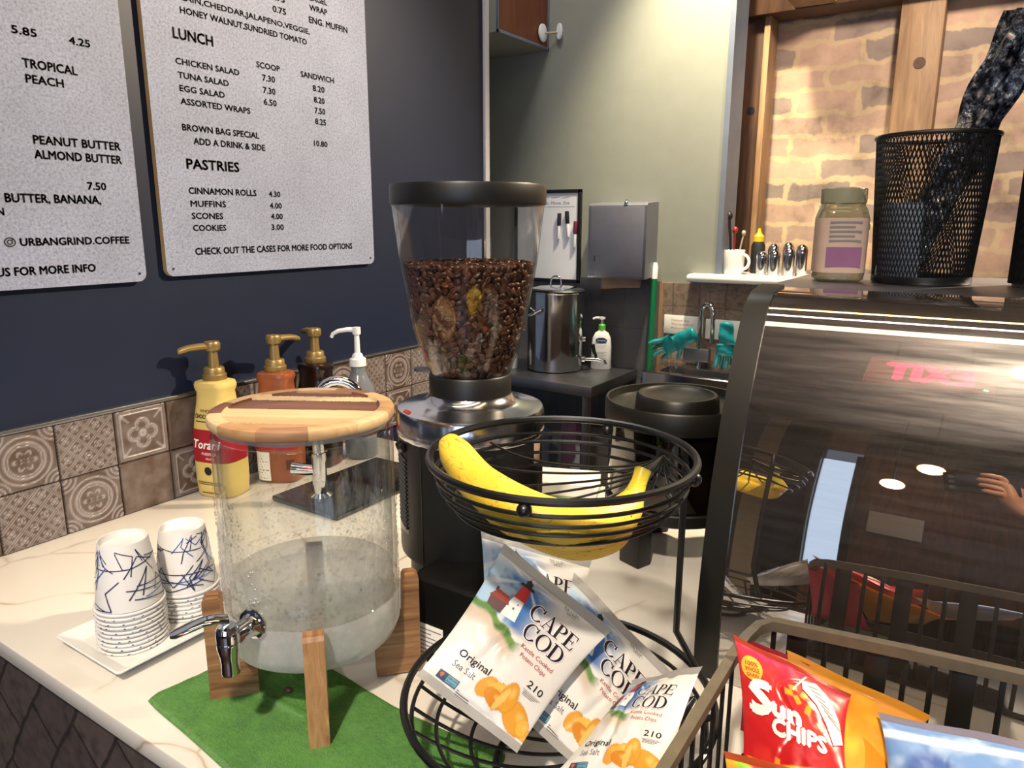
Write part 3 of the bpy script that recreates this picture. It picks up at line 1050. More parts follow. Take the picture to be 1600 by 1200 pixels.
# tap on the front left of the jar
def tap():
    az = R(281)
    T = Matrix.Rotation(az, 4, 'Z')
    z = 0.0645
    def X(mb):
        mb.T = T
        return mb
    mb = X(MB())
    def ringx(x, r):
        return [(x, r * cos(2 * pi * k / 28), z + r * sin(2 * pi * k / 28)) for k in range(28)]
    mb.loft([ringx(x, r) for x, r in ((.092, .004), (.0965, .0155), (.099, .0162), (.1005, .0155), (.1015, .0125), (.106, .0105), (.112, .0108), (.121, .0102), (.128, .0098), (.134, .0092), (.136, .005))])
    tp = mb.build('tap', M['chrome'], wd_)
    mb = X(MB())
    mb.lathe([(0, .017), (.0085, .017), (.0108, .013), (.0112, .008), (.0112, .001), (.0104, .0), (.0112, -.001), (.0112, -.006), (.0095, -.014), (.0085, -.022), (.0092, -.032), (.0088, -.0345), (.0062, -.0345), (.0062, -.02), (0, -.02)], 32, (.133, 0, z))
    sp = mb.build('spout', M['chrome'], tp)
    mb = X(MB())
    rings = []
    for q, (x, zz, hw, hh) in enumerate(((.141, .012, .006, .006), (.137, .0175, .0075, .006), (.131, .0225, .0078, .0045), (.141, .0265, .0085, .004), (.155, .0265, .009, .0035), (.169, .0235, .0092, .003), (.179, .021, .0085, .0028), (.1835, .0205, .005, .0018))):
        dl_ = x - .133
        rings.append([(.133 + dl_ * cos(R(-38)) - hw * cos(2 * pi * k / 16) * sin(R(-38)), dl_ * sin(R(-38)) + hw * cos(2 * pi * k / 16) * cos(R(-38)), z + zz + hh * sin(2 * pi * k / 16)) for k in range(16)])
    mb.loft(rings[1:])
    mb.build('lever', M['chrome'], tp)
    return tp
tap()

# wooden cross stand: two notched planks
st = thing('dispenser_stand', 'cross shaped wooden plank stand under the water dispenser', 'stand', (DX, DY, CT + 0.003))
ST = wood('acacia_plank', [(0.3, hexc('#593a24')), (0.5, hexc('#8f6642')), (0.68, hexc('#b08a60'))], 'X', 42, 0.5, 16, 0.04)
STE = wood('acacia_end_grain', [(0.3, hexc('#9a6d45')), (0.7, hexc('#c89c6c'))], 'Z', 60, 0.55, 6, 0.04)
def plank(ang, notch_up):
    H, Rn, zf = 0.124, 0.0985, 0.061
    hw = 0.1185
    def arc(cx, cy, r, a0, a1, n=6):
        return [(cx + r * cos(R(a0 + (a1 - a0) * k / n)), cy + r * sin(R(a0 + (a1 - a0) * k / n))) for k in range(n + 1)]
    half = [(0.068, 0)] + arc(0.058, 0.034, 0.010, 0, 90) if False else [(0.066, 0)] + arc(0.056, 0.034, 0.010, 0, 90)
    right = [(hw, 0), (hw, H - .004), (hw - .004, H), (Rn + .004, H), (Rn + .001, H - .004), (Rn, zf + .012), (Rn - .012, zf)]
    left = [(-a, b) for a, b in right[::-1]]
    archR = [(0.066, 0)] + arc(0.056, 0.034, 0.010, 0, 90)
    archL = [(-a, b) for a, b in archR[::-1]]
    poly = right + left + archL + archR[::-1]
    poly = right + left + [(-0.066, 0)] + [(-a, b) for a, b in arc(0.056, 0.034, 0.010, 0, 90)] + [(a, b) for a, b in arc(0.056, 0.034, 0.010, 90, 0)] + [(0.066, 0)]
    mb = MB()
    mb.prism(poly, -0.0105, 0.0105, lambda a, b, h: (a, h, b))
    o = mb.build('plank', [ST, STE], st)
    for p in o.data.polygons:
        if abs(p.normal.x) > 0.9:
            p.material_index = 1
    o.rotation_euler = (0, 0, ang)
    return o
plank(R(48), True)
o2 = plank(R(-42), False)

# ------------------------------------------------------------------ green towel
def towel():
    c = [(-0.752, 0.372), (-0.72, 0.50), (-0.675, 0.545), (-0.44, 0.505), (-0.375, 0.470), (-0.40, 0.385), (-0.47, 0.352), (-0.60, 0.349)]
    c = [(-0.755, 0.377), (-0.722, 0.535), (-0.35, 0.535), (-0.378, 0.352)]
    nu, nv = 120, 90
    u, v = np.meshgrid(np.linspace(0, 1, nu + 1), np.linspace(0, 1, nv + 1))
    # rounded corners: squircle pull
    uu, vv = u * 2 - 1, v * 2 - 1
    k = 0.05
    pu = uu * (1 - k * vv ** 8)
    pv = vv * (1 - k * uu ** 8)
    u2, v2 = (pu + 1) / 2, (pv + 1) / 2
    C = [np.array(p) for p in c]
    x = (1 - v2) * ((1 - u2) * C[0][0] + u2 * C[3][0]) + v2 * ((1 - u2) * C[1][0] + u2 * C[2][0])
    y = (1 - v2) * ((1 - u2) * C[0][1] + u2 * C[3][1]) + v2 * ((1 - u2) * C[1][1] + u2 * C[2][1])
    y += 0.006 * np.sin(u * 7) * (v) + 0.004 * np.sin(u * 5 + 1) * (1 - v)
    y = np.maximum(y, 0.3495)
    n = fnoise(u * 7, v * 5, 11, 3)
    fold = np.exp(-((v - .45 - .25 * u) / .03) ** 2) * (u < .45) * .003 + np.exp(-((v - .75 - .1 * u) / .03) ** 2) * .002 * (u < .3)
    ed = np.minimum(np.minimum(u, 1 - u), np.minimum(v, 1 - v))
    z = CT + 0.0015 + 0.0022 * smoothstep(0, .03, ed) + fold * smoothstep(0, .1, ed) + (n - .5) * .0040
    z = np.minimum(z, CT + 0.0066)
    mb = MB()
    P = np.stack([x - -0.56, y - 0.44, z - CT], -1)
    grid_mesh(mb, nu, nv, P)
    Q = P.copy(); Q[..., 2] = 0.0005
    rim = []
    off = (nu + 1) * (nv + 1)
    vs = Q.reshape(-1, 3).tolist()
    idx = np.arange(off).reshape(nv + 1, nu + 1)
    loop = list(idx[0, :]) + list(idx[1:, -1]) + list(idx[-1, -2::-1]) + list(idx[-2:0:-1, 0])
    base = len(mb.v)
    mb.v += [tuple(vs[i]) for i in loop]
    L = len(loop)
    for i in range(L):
        j = (i + 1) % L
        mb.f.append((loop[i], loop[j], base + j, base + i)); mb.mi.append(0)
    t = NT('green_microfibre')
    vv_ = t.coord()
    n1 = t.noise(vv_, 22, 9, 0.78)
    n2 = t.noise(t.coord(scale=(1, 2.4, 1), rot=(0, 0, R(35))), 420, 3, 0.6)
    nm_ = t.noise(t.coord(scale=(1, 2.2, 1), rot=(0, 0, R(35))), 150, 4, 0.7)
    av = t.node('ShaderNodeMix', data_type='FLOAT'); av.inputs['Factor'].default_value = 0.45
    t.link(n1.outputs['Fac'], av.inputs['A']); t.link(nm_.outputs['Fac'], av.inputs['B'])
    t.link(t.ramp(av.outputs['Result'], [(0.34, hexc('#3c8423')), (0.52, hexc('#62b53a')), (0.7, hexc('#82cc54'))]), t.b.inputs['Base Color'])
    t.set(Roughness=0.95)
    t.b.inputs['Specular IOR Level'].default_value = 0.1
    t.b.inputs['Sheen Weight'].default_value = 0.25
    t.bump(n2.outputs['Fac'], 1.0, 0.006)
    o = mb.build('towel', t.m, angle=80)
    o.location = (-0.56, 0.44, CT)
    return tag(o, 'green microfibre towel spread under the dispenser stand', 'towel')
towel()
def coffee_bean_mesh():
    mb = MB()
    nu, nv = 12, 8
    prof = []
    rings = []
    for i in range(1, nv):
        th = pi * i / nv
        ring = []
        for k in range(nu):
            a = 2 * pi * k / nu
            x = -cos(th) * .0056
            y = sin(th) * cos(a) * .0041
            z = sin(th) * sin(a)
            z = z * .0028 if z > 0 else z * .0014
            if sin(a) > .2 and abs(cos(a)) < .35:
                z -= .0009 * sin(th)
            ring.append((x, y, z))
        rings.append(ring)
    mb.loft(rings)
    mb.v += [(-.0057, 0, 0), (.0057, 0, 0)]
    return mb
t = NT('roasted_bean')
v_ = t.coord()
n_ = t.noise(v_, 120, 3)
oi = t.node('ShaderNodeObjectInfo')
mxx = t.node('ShaderNodeMath', operation='ADD'); t.link(n_.outputs['Fac'], mxx.inputs[0])
mm_ = t.node('ShaderNodeMath', operation='MULTIPLY'); mm_.inputs[1].default_value = 0.5; t.link(oi.outputs['Random'], mm_.inputs[0]); t.link(mm_.outputs[0], mxx.inputs[1])
t.link(t.ramp(mxx.outputs[0], [(0.3, hexc('#2c1a12')), (0.65, hexc('#4b2d1f')), (1.0, hexc('#6a4431'))]), t.b.inputs['Base Color'])
t.set(Roughness=0.38)
M['bean'] = t.m
sb = coffee_bean_mesh().build('coffee_bean', M['bean'])
sb.location = (-0.623, 0.480, CT + 0.0060); sb.rotation_euler = (0, 0, R(20))
tag(sb, 'single dark coffee bean lying on the green towel', 'coffee bean')

# ------------------------------------------------------------------ plate and paper cups
def plate():
    mb = MB()
    def sec(hx, hy, z, r):
        return [(a, b, z) for a, b in rrect(-hx, -hy, hx, hy, r)]
    hx, hy = 0.073, 0.112
    rings = [sec(hx - .022, hy - .022, .0, .004), sec(hx - .02, hy - .02, .001, .004), sec(hx - .001, hy - .001, .0135, .005), sec(hx, hy, .0155, .005), sec(hx - .0015, hy - .0015, .0165, .005), sec(hx - .018, hy - .018, .007, .005), sec(hx - .021, hy - .021, .005, .005)]
    mb.loft(rings)
    o = mb.build('plate', M['white'], angle=25)
    o.location = (-0.871, 0.492, CT + 0.0006)
    return tag(o, 'white rectangular ceramic plate under the paper cups', 'plate')
plate()
rsn = random.Random(21)
LINES = []
for k in range(22):
    a0, z0, cc = rsn.uniform(0, 360), rsn.uniform(.008, .080), k % 5
    if k % 4 == 0:
        for q in range(2):
            a1, z1 = a0 + rsn.uniform(50, 100), min(max(z0 + rsn.uniform(-.012, .012), .008), .081)
            LINES.append((a0, z0, a1, z1, cc)); a0, z0 = a1, z1
    else:
        for q in range(3):
            a1 = a0 + rsn.choice((-1, 1)) * rsn.uniform(4, 42)
            z1 = min(max(z0 + rsn.choice((-1, 1)) * rsn.uniform(.010, .034), .007), .081)
            LINES.append((a0, z0, a1, z1, cc)); a0, z0 = a1, z1
for k in range(11):
    a0, z0, cc = k * 32.7 + rsn.uniform(-8, 8), rsn.uniform(.052, .066), k % 5
    for q in range(3):
        a1 = a0 + rsn.choice((-1, 1)) * rsn.uniform(6, 40)
        z1 = min(max(z0 + (1 if q == 0 else -1) * rsn.uniform(.008, .026), .03), .0815)
        LINES.append((a0, z0, a1, z1, cc)); a0, z0 = a1, z1
CR, CB, CH = 0.0402, 0.0285, 0.0865       # rim radius (down), base radius (up), height; the cup stands upside down
def cup_r(z):
    return CR + (CB - CR) * (z - .004) / (CH - .004)
def make_cup(label, group, top):
    t = thing('paper_cup', label, 'paper cup', group=group)
    mb = MB()
    zb = CH - 0.009
    mb.lathe([(CR - .0012, .004), (CB + .0004, CH - .0008), (CB, CH), (CB - .0012, CH - .0004), (CB - .0018, zb), (0, zb), (0, zb - .0008), (CB - .0008, zb - .0008), (CR - .0022, .004)], 48)
    mb.build('cup_wall', M['cupwhite'], t)
    mb = MB()
    mb.lathe([(CR + .0017 * cos(a) - .0002, .0017 + .0017 * sin(a)) for a in np.linspace(0, 2 * pi, 9)], 48)
    mb.build('rim', M['cupwhite'], t)
    def pr(inks, zc):
        V, F = [], []
        for a0, z0, a1, z1, c in LINES:
            if (c == 2) == inks:
                continue
            z1 = min(max(z1, .007), CH - .008)
            if zc:
                # only the strip that shows below the next cup
                lo, hi = .0034, .0075
                if z0 == z1:
                    continue
                s0, s1 = (lo - z0) / (z1 - z0), (hi - z0) / (z1 - z0)
                s0, s1 = max(0, min(s0, s1)), min(1, max(s0, s1))
                if s1 <= s0:
                    continue
                a0, a1, z0, z1 = a0 + (a1 - a0) * s0, a0 + (a1 - a0) * s1, z0 + (z1 - z0) * s0, z0 + (z1 - z0) * s1
            n = max(2, int(abs(a1 - a0) / 6))
            dx = R(a1 - a0) * .034
            dz = z1 - z0
            L = math.hypot(dx, dz) or 1
            wx, wz = -dz / L * (.0006 if top else .0011), dx / L * (.0006 if top else .0011)
            o = len(V)
            for i in range(n + 1):
                s = i / n
                a = a0 + (a1 - a0) * s
                z = z0 + dz * s
                for sg in (-1, 1):
                    aa = R(a) + sg * wx / .034
                    zz = min(max(z + sg * wz, .0034), CH - .003)
                    rr = cup_r(max(zz, .004)) + (.0004 if top else .0009)
                    V.append((rr * cos(aa), rr * sin(aa), zz))
            for i in range(n):
                F.append((o + 2 * i, o + 2 * i + 2, o + 2 * i + 3, o + 2 * i + 1))
        mb = MB(); mb.add(V, F)
        return mb
    if top:
        for inks, nm, mt in ((False, 'pale_lines', M['inkblue']), (True, 'dark_lines', M['inknavy'])):
            b = pr(inks, False)
            b.build(nm, mt, t)
    else:
        mb = MB()
        rd = random.Random(3)
        for k in range(15):
            a = 24 * k + rd.uniform(-9, 9)
            w, d = rd.uniform(1.2, 2.6), rd.uniform(-.0005, .0005)
            rr = CR + .00165
            mb.add([(rr * cos(R(x)), rr * sin(R(x)), z) for x, z in ((a - w, .0011 + d), (a + w * .6, .0013 - d), (a + w, .0026 - d), (a - w * .5, .0024 + d))], [(0, 1, 2, 3)])
        mb.build('edge_dashes', M['inknavy'], t)
    return t
def cup_stack(x, y, n, where, rot0):
    pitch = 0.0058
    base = CT + 0.0062
    top = make_cup('white paper cup with blue lines crowning the stack ' + where, 'paper cups of the stack ' + where, True)
    top.location = (x, y, base + pitch * (n - 1)); top.rotation_euler = (0, 0, R(rot0))
    low = make_cup('white paper cup nested in the stack ' + where, 'paper cups of the stack ' + where, False)
    rs = random.Random(int(rot0))
    for k in range(n - 1):
        c = low if k == 0 else copy_tree(low)
        c.location = (x + rs.uniform(-.0006, .0006), y + rs.uniform(-.0006, .0006), base + pitch * k)
        c.rotation_euler = (0, 0, R(rs.uniform(0, 360)))
        if k == 0:
            c['label'] = 'lowest white paper cup of the stack ' + where
cup_stack(-0.872, 0.442, 10, 'at the open end of the plate', 200)
cup_stack(-0.884, 0.528, 7, 'beside the dispenser tap', 77)

# ------------------------------------------------------------------ syrup pump bottles
def se(hx, hy, z, p=3.2, n=40):
    out = []
    for k in range(n):
        a = 2 * pi * k / n
        c, s = cos(a), sin(a)
        out.append((hx * math.copysign(abs(c) ** (2 / p), c), hy * math.copysign(abs(s) ** (2 / p), s), z))
    return out
BPROF = [(0.0, .040, .033), (.004, .0445, .037), (.03, .0465, .039), (.09, .0468, .039), (.125, .0455, .038), (.16, .040, .034), (.19, .0345, .030), (.208, .0325, .0285), (.216, .036, .031), (.222, .0365, .0315), (.228, .034, .030), (.231, .024, .022)]
def bprof(z):
    for (z0, a0, b0), (z1, a1, b1) in zip(BPROF, BPROF[1:]):
        if z0 <= z <= z1:
            s = (z - z0) / (z1 - z0)
            return a0 + (a1 - a0) * s, b0 + (b1 - b0) * s
def pump(t, mat, zb, yaw, s=1.0, long=.062):
    T = Matrix.Translation((0, 0, zb)) @ Matrix.Rotation(yaw, 4, 'Z') @ Matrix.Scale(s, 4)
    mb = MB(); mb.T = T
    mb.lathe([(0, 0), (.021, 0), (.0225, .002), (.0225, .012), (.020, .014), (.019, .024), (.0175, .026), (.0, .026)], 28)
    c = mb.build('collar', mat, t)
    mb = MB(); mb.T = T
    mb.lathe([(0, .024), (.0105, .024), (.0095, .045), (.0085, .062), (0, .062)], 24)
    mb.build('stem', mat, t)
    mb = MB(); mb.T = T
    mb.lathe([(0, .058), (.0125, .058), (.015, .061), (.0155, .072), (.0135, .0755), (0, .076)], 28)
    rings = []
    for x, w, hh, zz in ((.004, .0125, .0068, .0675), (.02, .0108, .0066, .0675), (.042, .0098, .0064, .066), (long - .006, .0098, .0066, .0625), (long, .007, .005, .061)):
        rings.append([(x, w * cos(2 * pi * k / 16), zz + hh * sin(2 * pi * k / 16)) for k in range(16)])
    mb.loft(rings)
    mb.build('nozzle', mat, t)
def syrup(label, loc, rot, body, pumpm, yaw, band, front):
    t = thing('syrup_bottle', label, 'syrup bottle', loc, rot, 'syrup pump bottles along the wall')
    mb = MB(); mb.loft([se(a, b, z) for z, a, b in BPROF])
    mb.build('bottle', body, t, angle=50)
    pump(t, pumpm, .229, yaw)
    if band:
        mb = MB()
        mb.loft([se(bprof(z)[0] + .0006, bprof(z)[1] + .0006, z) for z in np.linspace(.073, .138, 8)], caps=False)
        mb.build('label_band', band, t)
    for nm, mt, fn in front:
        ik = Ink(); fn(ik)
        def fr(a, b):
            hx, hy = bprof(min(max(b, .004), .22))
            q = min(abs(a) / hx, .98)
            return (a, -hy * (1 - q ** 3.2) ** (1 / 3.2) - .0012, b)
        ik.lay(nm, mt, t, fr, .012)
    return t
YEL = pm('yellow_sauce_bottle', '#d9c274', 0.28, var=0.03)
ORG = pm('orange_sauce_bottle', '#8e4d2c', 0.28, var=0.05)
DRK = pm('dark_sauce_bottle', '#1d1210', 0.2, var=0.1)
BAND = pm('crimson_label', '#9c1a26', 0.4, var=0.04)
def f_white(ik):
    ik.text('Torani', 0, .101, .018, width=.062, shear=.25, align='C', bold=.02)
    ik.text('PUREMADE', .006, .088, .006, width=.034, align='C')
    ik.text('SAUCE', .006, .079, .0045, width=.018, align='C')
def f_dark(ik):
    ik.text('WHITE', 0, .172, .006, width=.026, align='C')
    ik.text('CHOCOLATE', 0, .160, .0085, width=.052, align='C', bold=.02)
    ik.rect(-.024, .153, .024, .1545)
    ik.disc(0, .056, .0085)
    for z in (.032, .028):
        ik.rect(-.028, z, .028, z + .0014)
    ik.rect(-.02, .010, .02, .0115)
syrup('yellow pump sauce bottle with crimson label, nearest the tiled wall end', (-1.245, 0.842, CT), R(14), YEL, M['gold'], R(-90 - 38), BAND, [('lettering', M['inkwhite'], f_white), ('fine_print', M['inkblack'], f_dark)])
def f_nut(ik):
    ik.rect(-.038, .006, -.008, .068)
def f_nutl(ik):
    for k in range(9):
        ik.rect(-.036, .010 + k * .006, -.012 - (k % 3) * .004, .012 + k * .006)
    for k in range(8):
        ik.rect(.026 + .0018 * k, .03, .0268 + .0018 * k, .052)
syrup('orange pump sauce bottle second along the wall', (-1.215, 0.962, CT), R(28), ORG, M['gold'], R(60), BAND, [('nutrition_label', M['paper'], f_nut), ('fine_print', M['inkblack'], f_nutl)])
syrup('dark chocolate pump bottle third along the wall', (-1.222, 1.075, CT), R(10), DRK, M['gold'], R(150), None, [])
def syrup_clear():
    t = thing('syrup_bottle', 'smoky clear bottle with slim white pump, farthest along the wall', 'syrup bottle', (-1.185, 1.165, CT), 0, 'syrup pump bottles along the wall')
    mb = MB()
    mb.lathe([(0, 0), (.034, 0), (.037, .004), (.037, .145), (.033, .165), (.02, .190), (.0155, .2), (.0155, .214), (0, .214)], 40)
    mb.build('bottle', pm('smoky_bottle', '#6e737c', 0.15, var=0.05), t)
    mb = MB(); mb.lathe([(.0376, .055), (.0376, .135)], 40)
    mb.build('label_band', pm('maroon_label', '#4a1f1f', 0.4), t)
    mb = MB()
    mb.lathe([(0, .212), (.0185, .212), (.0185, .228), (.013, .231), (.011, .238), (.0065, .242), (.0055, .285), (0, .285)], 24)
    mb.build('stem', M['whiteplastic'], t)
    mb = MB(); mb.T = Matrix.Rotation(R(-140), 4, 'Z')
    mb.lathe([(0, .283), (.0085, .283), (.0095, .286), (.009, .299), (0, .3)], 20)
    mb.tube([(0, 0, .293), (.02, 0, .294), (.04, 0, .291), (.052, 0, .285), (.056, 0, .277)], [.006, .0055, .005, .0045, .004], 12)
    mb.build('nozzle', M['whiteplastic'], t)
syrup_clear()

# ------------------------------------------------------------------ counter tap over a black tray
tr_ = box_obj('rinse_tray', -1.125, -0.945, 0.86, 1.15, CT + .0005, CT + .012, M['blackgloss'], 0.004)
tag(tr_, 'glossy black drip tray on the counter under the chrome arched tap', 'tray')
tp = thing('arched_tap', 'chrome gooseneck tap standing by the black drip tray', 'tap', (-1.035, 0.905, CT + .0125))
mb = MB(); mb.lathe([(0, 0), (.022, 0), (.022, .006), (.014, .012), (.013, .09), (0, .09)], 28); mb.build('column', M['chrome'], tp)
mb = MB()
dxy = Vector((.80, .60, 0))
pts = [(0, 0, z) for z in (.085, .12, .16, .185)]
for k in range(1, 13):
    a = pi * k / 12
    p = dxy * (.043 * (1 - cos(a)))
    pts.append((p.x, p.y, .185 + .043 * sin(a)))
p = dxy * .086
pts += [(p.x, p.y, .17), (p.x, p.y, .15)]
mb.tube(pts, .0105, 18); mb.build('gooseneck', M['chrome'], tp)
mb = MB(); mb.tube([(0, 0, .055), (-.02, -.012, .056), (-.045, -.026, .058)], [.008, .011, .0125], 18); mb.build('knob', M['chrome'], tp)
# ------------------------------------------------------------------ coffee grinder with bean hopper
GX, GY = -0.571, 0.765
gr = thing('coffee_grinder', 'tall black coffee grinder with clear bean hopper and metal collar', 'coffee grinder', (GX, GY, CT))
mb = MB()
mb.lathe([(0, .0), (.083, .0), (.085, .003), (.085, .085), (.0965, .094), (.0975, .10), (.0975, .256), (0, .256)], 72)
mb.build('body', M['black'], gr)
mb = MB()
mb.loft([[(a, b, z) for a, b in rrect(*q)] for z, q in ((0, (.018, -.143, .112, .04, .008)), (.003, (.015, -.146, .115, .04, .01)), (.106, (.015, -.146, .115, .04, .01)), (.110, (.017, -.142, .113, .04, .012)))])
mb.build('base_housing', pm('matt_black', '#080808', .6, spec=.2), gr)
mb = MB()
for a in (270 - 3.5, 20):
    mb.tube([(.0976 * cos(R(a)), .0976 * sin(R(a)), z) for z in (.09, .255)], .0007, 5)
mb.build('seam', M['blackgloss'], gr)
# side grille with slanted louvres, and the latch recess above it
gl_ = MB()
def gcyl(a, z, r=.0981):
    return (r * cos(R(a)), r * sin(R(a)), z)
aw, ac = 7.5, 240
for k in range(17):
    z = .140 + k * .0058
    zz = [(ac - aw, z + .004), (ac + aw, z - .004)]
    gl_.tube([gcyl(ac - aw + 2 * aw * i / 4, z + .004 - .008 * i / 4, .0982) for i in range(5)], .0017, 6)
gl_.build('louvre', pm('grey_louvre', '#6d6c69', 0.5), gr)
mb = MB()
poly = [(ac - aw - 1.5, .128)] + [(ac + (aw + 1.5) * cos(R(t_)), .136 - .012 * sin(R(-t_)) * -1) for t_ in range(180, 361, 30)] + [(ac + aw + 1.5, .128), (ac + aw + 1.5, .262 - .01), (ac - aw - 1.5, .262 - .01)]
mb.add([gcyl(a, z, .0977) for a, z in [(ac - aw - 1.5 + (2 * aw + 3) * i / 6, z) for z in (.128, .252) for i in range(7)]], [(i, i + 1, i + 8, i + 7) for i in range(6)])
mb.build('grille_recess', M['blackgloss'], gr)
mb = MB()
mb.tube([gcyl(ac - 6 + 12 * i / 5, .2465 - .004 * sin(pi * i / 5), .0975) for i in range(6)], .006, 8)
mb.build('latch', M['blackframe'], gr)
mb = MB()
mb.lathe([(0, .255), (.0975, .255), (.099, .257), (.099, .262), (.0975, .263), (.0975, .265), (.099, .266), (.099, .285), (.0965, .2905), (.088, .2925), (.070, .2955), (.060, .300), (.0545, .308), (.053, .312), (0, .312)], 96)
mb.build('collar', M['collar'], gr)
mb = MB(); mb.tube([gcyl(250 - 10 + i, .2899, .0905) for i in (0, 2.5, 5, 7.5)], .0042, 8)
sg = mb.build('warning_mark', pm('red_mark', '#b8412f', 0.5), gr)
sg.data.transform(Matrix.Scale(1, 4))
mb = MB()
mb.lathe([(0, .306), (.0515, .306), (.0545, .308), (.0545, .333), (.053, .335), (0, .335)], 64)
mb.build('neck', M['black'], gr)
mb = MB()
mb.T = Matrix.Rotation(R(200), 4, 'Z')
mb.prism(rrect(.05, -.009, .078, .009, .006), .3335, .3375, lambda a, b, h: (a, b, h))
mb.build('slide_gate', M['steel_dull'], gr)
HP = [(.0525, .335), (.056, .342), (.0633, .362), (.0733, .392), (.0776, .42), (.0877, .478), (.0945, .535), (.0965, .552)]
mb = MB()
mb.lathe(HP + [(.0945, .552)] + [(r - .002, z) for r, z in HP[::-1]], 80)
mb.build('hopper', GLD, gr)
mb = MB()
mb.lathe([(0, .549), (.0935, .549), (.0975, .550), (.0985, .553), (.0985, .572), (.0975, .5745), (.08, .5755), (0, .5755)], 80)
mb.build('hopper_lid', M['black'], gr)
# stickers
def on_body(name, mat, a0, a1, z0, z1, r=.0979, parent=None):
    mb = MB()
    n = 8
    mb.add([(r * cos(R(a0 + (a1 - a0) * i / n)), r * sin(R(a0 + (a1 - a0) * i / n)), z) for z in (z0, z1) for i in range(n + 1)], [(i, i + 1, i + n + 2, i + n + 1) for i in range(n)])
    return mb.build(name, mat, parent or gr)
mb = MB(); mb.rbox((.0145, -.128, .083), (.0016, .012, .030), .0004); mb.build('yellow_sticker', pm('yellow_sticker', '#d9a521', 0.4), gr)
mb = MB(); mb.rbox((.042, -.1462, .028), (.044, .0014, .044), .0004); dl = mb.build('data_label', M['paper'], gr)
ik = Ink()
for k in range(7):
    ik.rect(.022, .010 + k * .0055, .062 - (k % 3) * .008, .0115 + k * .0055)
ik.lay('fine_print', M['inkgrey'], dl, lambda a, b: (a, -.1471, b))
on_body('paper_tag', M['brownpaper'], 2, 13, .222, .252, .0983)

# beans in the hopper
def hop_r(z):
    for (r0, z0), (r1, z1) in zip(HP, HP[1:]):
        if z0 <= z <= z1:
            return r0 + (r1 - r0) * (z - z0) / (z1 - z0)
    return HP[-1][0]
bean_me = sb.data
rs = random.Random(9)
cand = []
vdir = math.atan2(-GY, -GX)                     # towards the photographer
for row in range(21):
    z = .3405 + row * .0067
    rr = hop_r(z) - .0064
    n = max(1, int(2 * pi * rr / .0098))
    for k in range(n):
        a = 2 * pi * (k + .5 * (row % 2)) / n + rs.uniform(-.03, .03)
        cand.append((rr - rs.uniform(0, .0015), a, z + rs.uniform(-.0013, .0013), 'side'))
ztop = .3405 + 20 * .0067 + .002
for ring in range(1, 9):
    rr = ring * .0098
    if rr > hop_r(ztop) - .007:
        break
    n = max(3, int(2 * pi * rr / .0102))
    for k in range(n):
        a = 2 * pi * k / n + rs.uniform(-.05, .05)
        cand.append((rr, a, ztop + .0035 * (1 - rr / .08) + rs.uniform(-.001, .0015), 'top'))
def bean_matrix(c):
    r, a, z, kind = c
    p = Vector((GX + r * cos(a), GY + r * sin(a), CT + z))
    if kind == 'side':
        nrm = Vector((cos(a), sin(a), -.25))
        nrm += Vector((rs.uniform(-.45, .45), rs.uniform(-.45, .45), rs.uniform(-.5, .5)))
    else:
        nrm = Vector((rs.uniform(-.5, .5), rs.uniform(-.5, .5), 1))
    if rs.random() < .3:
        nrm = -nrm
    q = nrm.to_track_quat('Z', 'Y')
    return Matrix.Translation(p) @ q.to_matrix().to_4x4() @ Matrix.Rotation(rs.uniform(0, pi), 4, 'Z')
def facing(c):
    d = (c[1] - vdir + pi) % (2 * pi) - pi
    return abs(d) + (0.35 if c[3] == 'top' else 0) + (0 if c[2] > .36 else .2)
cand.sort(key=facing)
for i, c in enumerate(cand[:300]):
    o = sb if False else bpy.data.objects.new('coffee_bean', bean_me)
    COL.objects.link(o)
    o.matrix_world = bean_matrix(c)
    tag(o, 'roasted coffee bean among the many in the clear grinder hopper', 'coffee bean', 'coffee beans in the hopper')
mb = MB()
bv = [v.co.copy() for v in bean_me.vertices]
bf = [tuple(p.vertices) for p in bean_me.polygons]
for c in cand[300:]:
    m_ = bean_matrix(c)
    mb.add([tuple(m_ @ v) for v in bv], bf)
core = [(0, .3395)] + [(max(hop_r(z) - .012, .02), z) for z in np.linspace(.34, ztop - .004, 9)] + [(0, ztop - .001)]
mb.lathe([(r, z) for r, z in core], 40, (GX, GY, CT))
o = mb.build('coffee_beans', M['bean'])
tag(o, 'mass of roasted coffee beans filling the rest of the hopper', 'coffee beans', kind='stuff')

# ------------------------------------------------------------------ display case
cs = thing('display_case', 'dark curved glass display case on the counter', 'display case', (-0.25, 0.9, CT + .001))
PRF = [(.778, .0), (.777, .05), (.7785, .10), (.786, .154), (.8005, .229), (.8215, .302), (.842, .352), (.8665, .402), (.884, .430), (.909, .4445), (.953, .450)]
def case_rel(x0, x1, off0, off1, mat, name):
    """extruded strip of the curved front profile between two inward offsets"""
    n = len(PRF)
    def offs(d):
        out = []
        for i, (y, z) in enumerate(PRF):
            a = PRF[max(i - 1, 0)]; b = PRF[min(i + 1, n - 1)]
            ty, tz = b[0] - a[0], b[1] - a[1]
            l = math.hypot(ty, tz)
            out.append((y + tz / l * d, z - ty / l * d))
        return out
    P = offs(off0) + offs(off1)[::-1]
    mb = MB()
    mb.prism(P, x0 + .25, x1 + .25, lambda a, b, h: (h, a - 0.9, b))
    return mb.build(name, mat, cs, angle=50)
case_rel(-0.25, -0.222, -.003, .030, M['blackframe'], 'end_frame')
mb = MB(); mb.prism([(y - .9 + .004, z - .004 if z > .4 else z) for y, z in PRF] + [(.385, .446), (.385, 0)], .001, .024, lambda a, b, h: (h, a, b)); mb.build('end_panel', M['blackframe'], cs)
mb = MB()
SP = []
fine = []
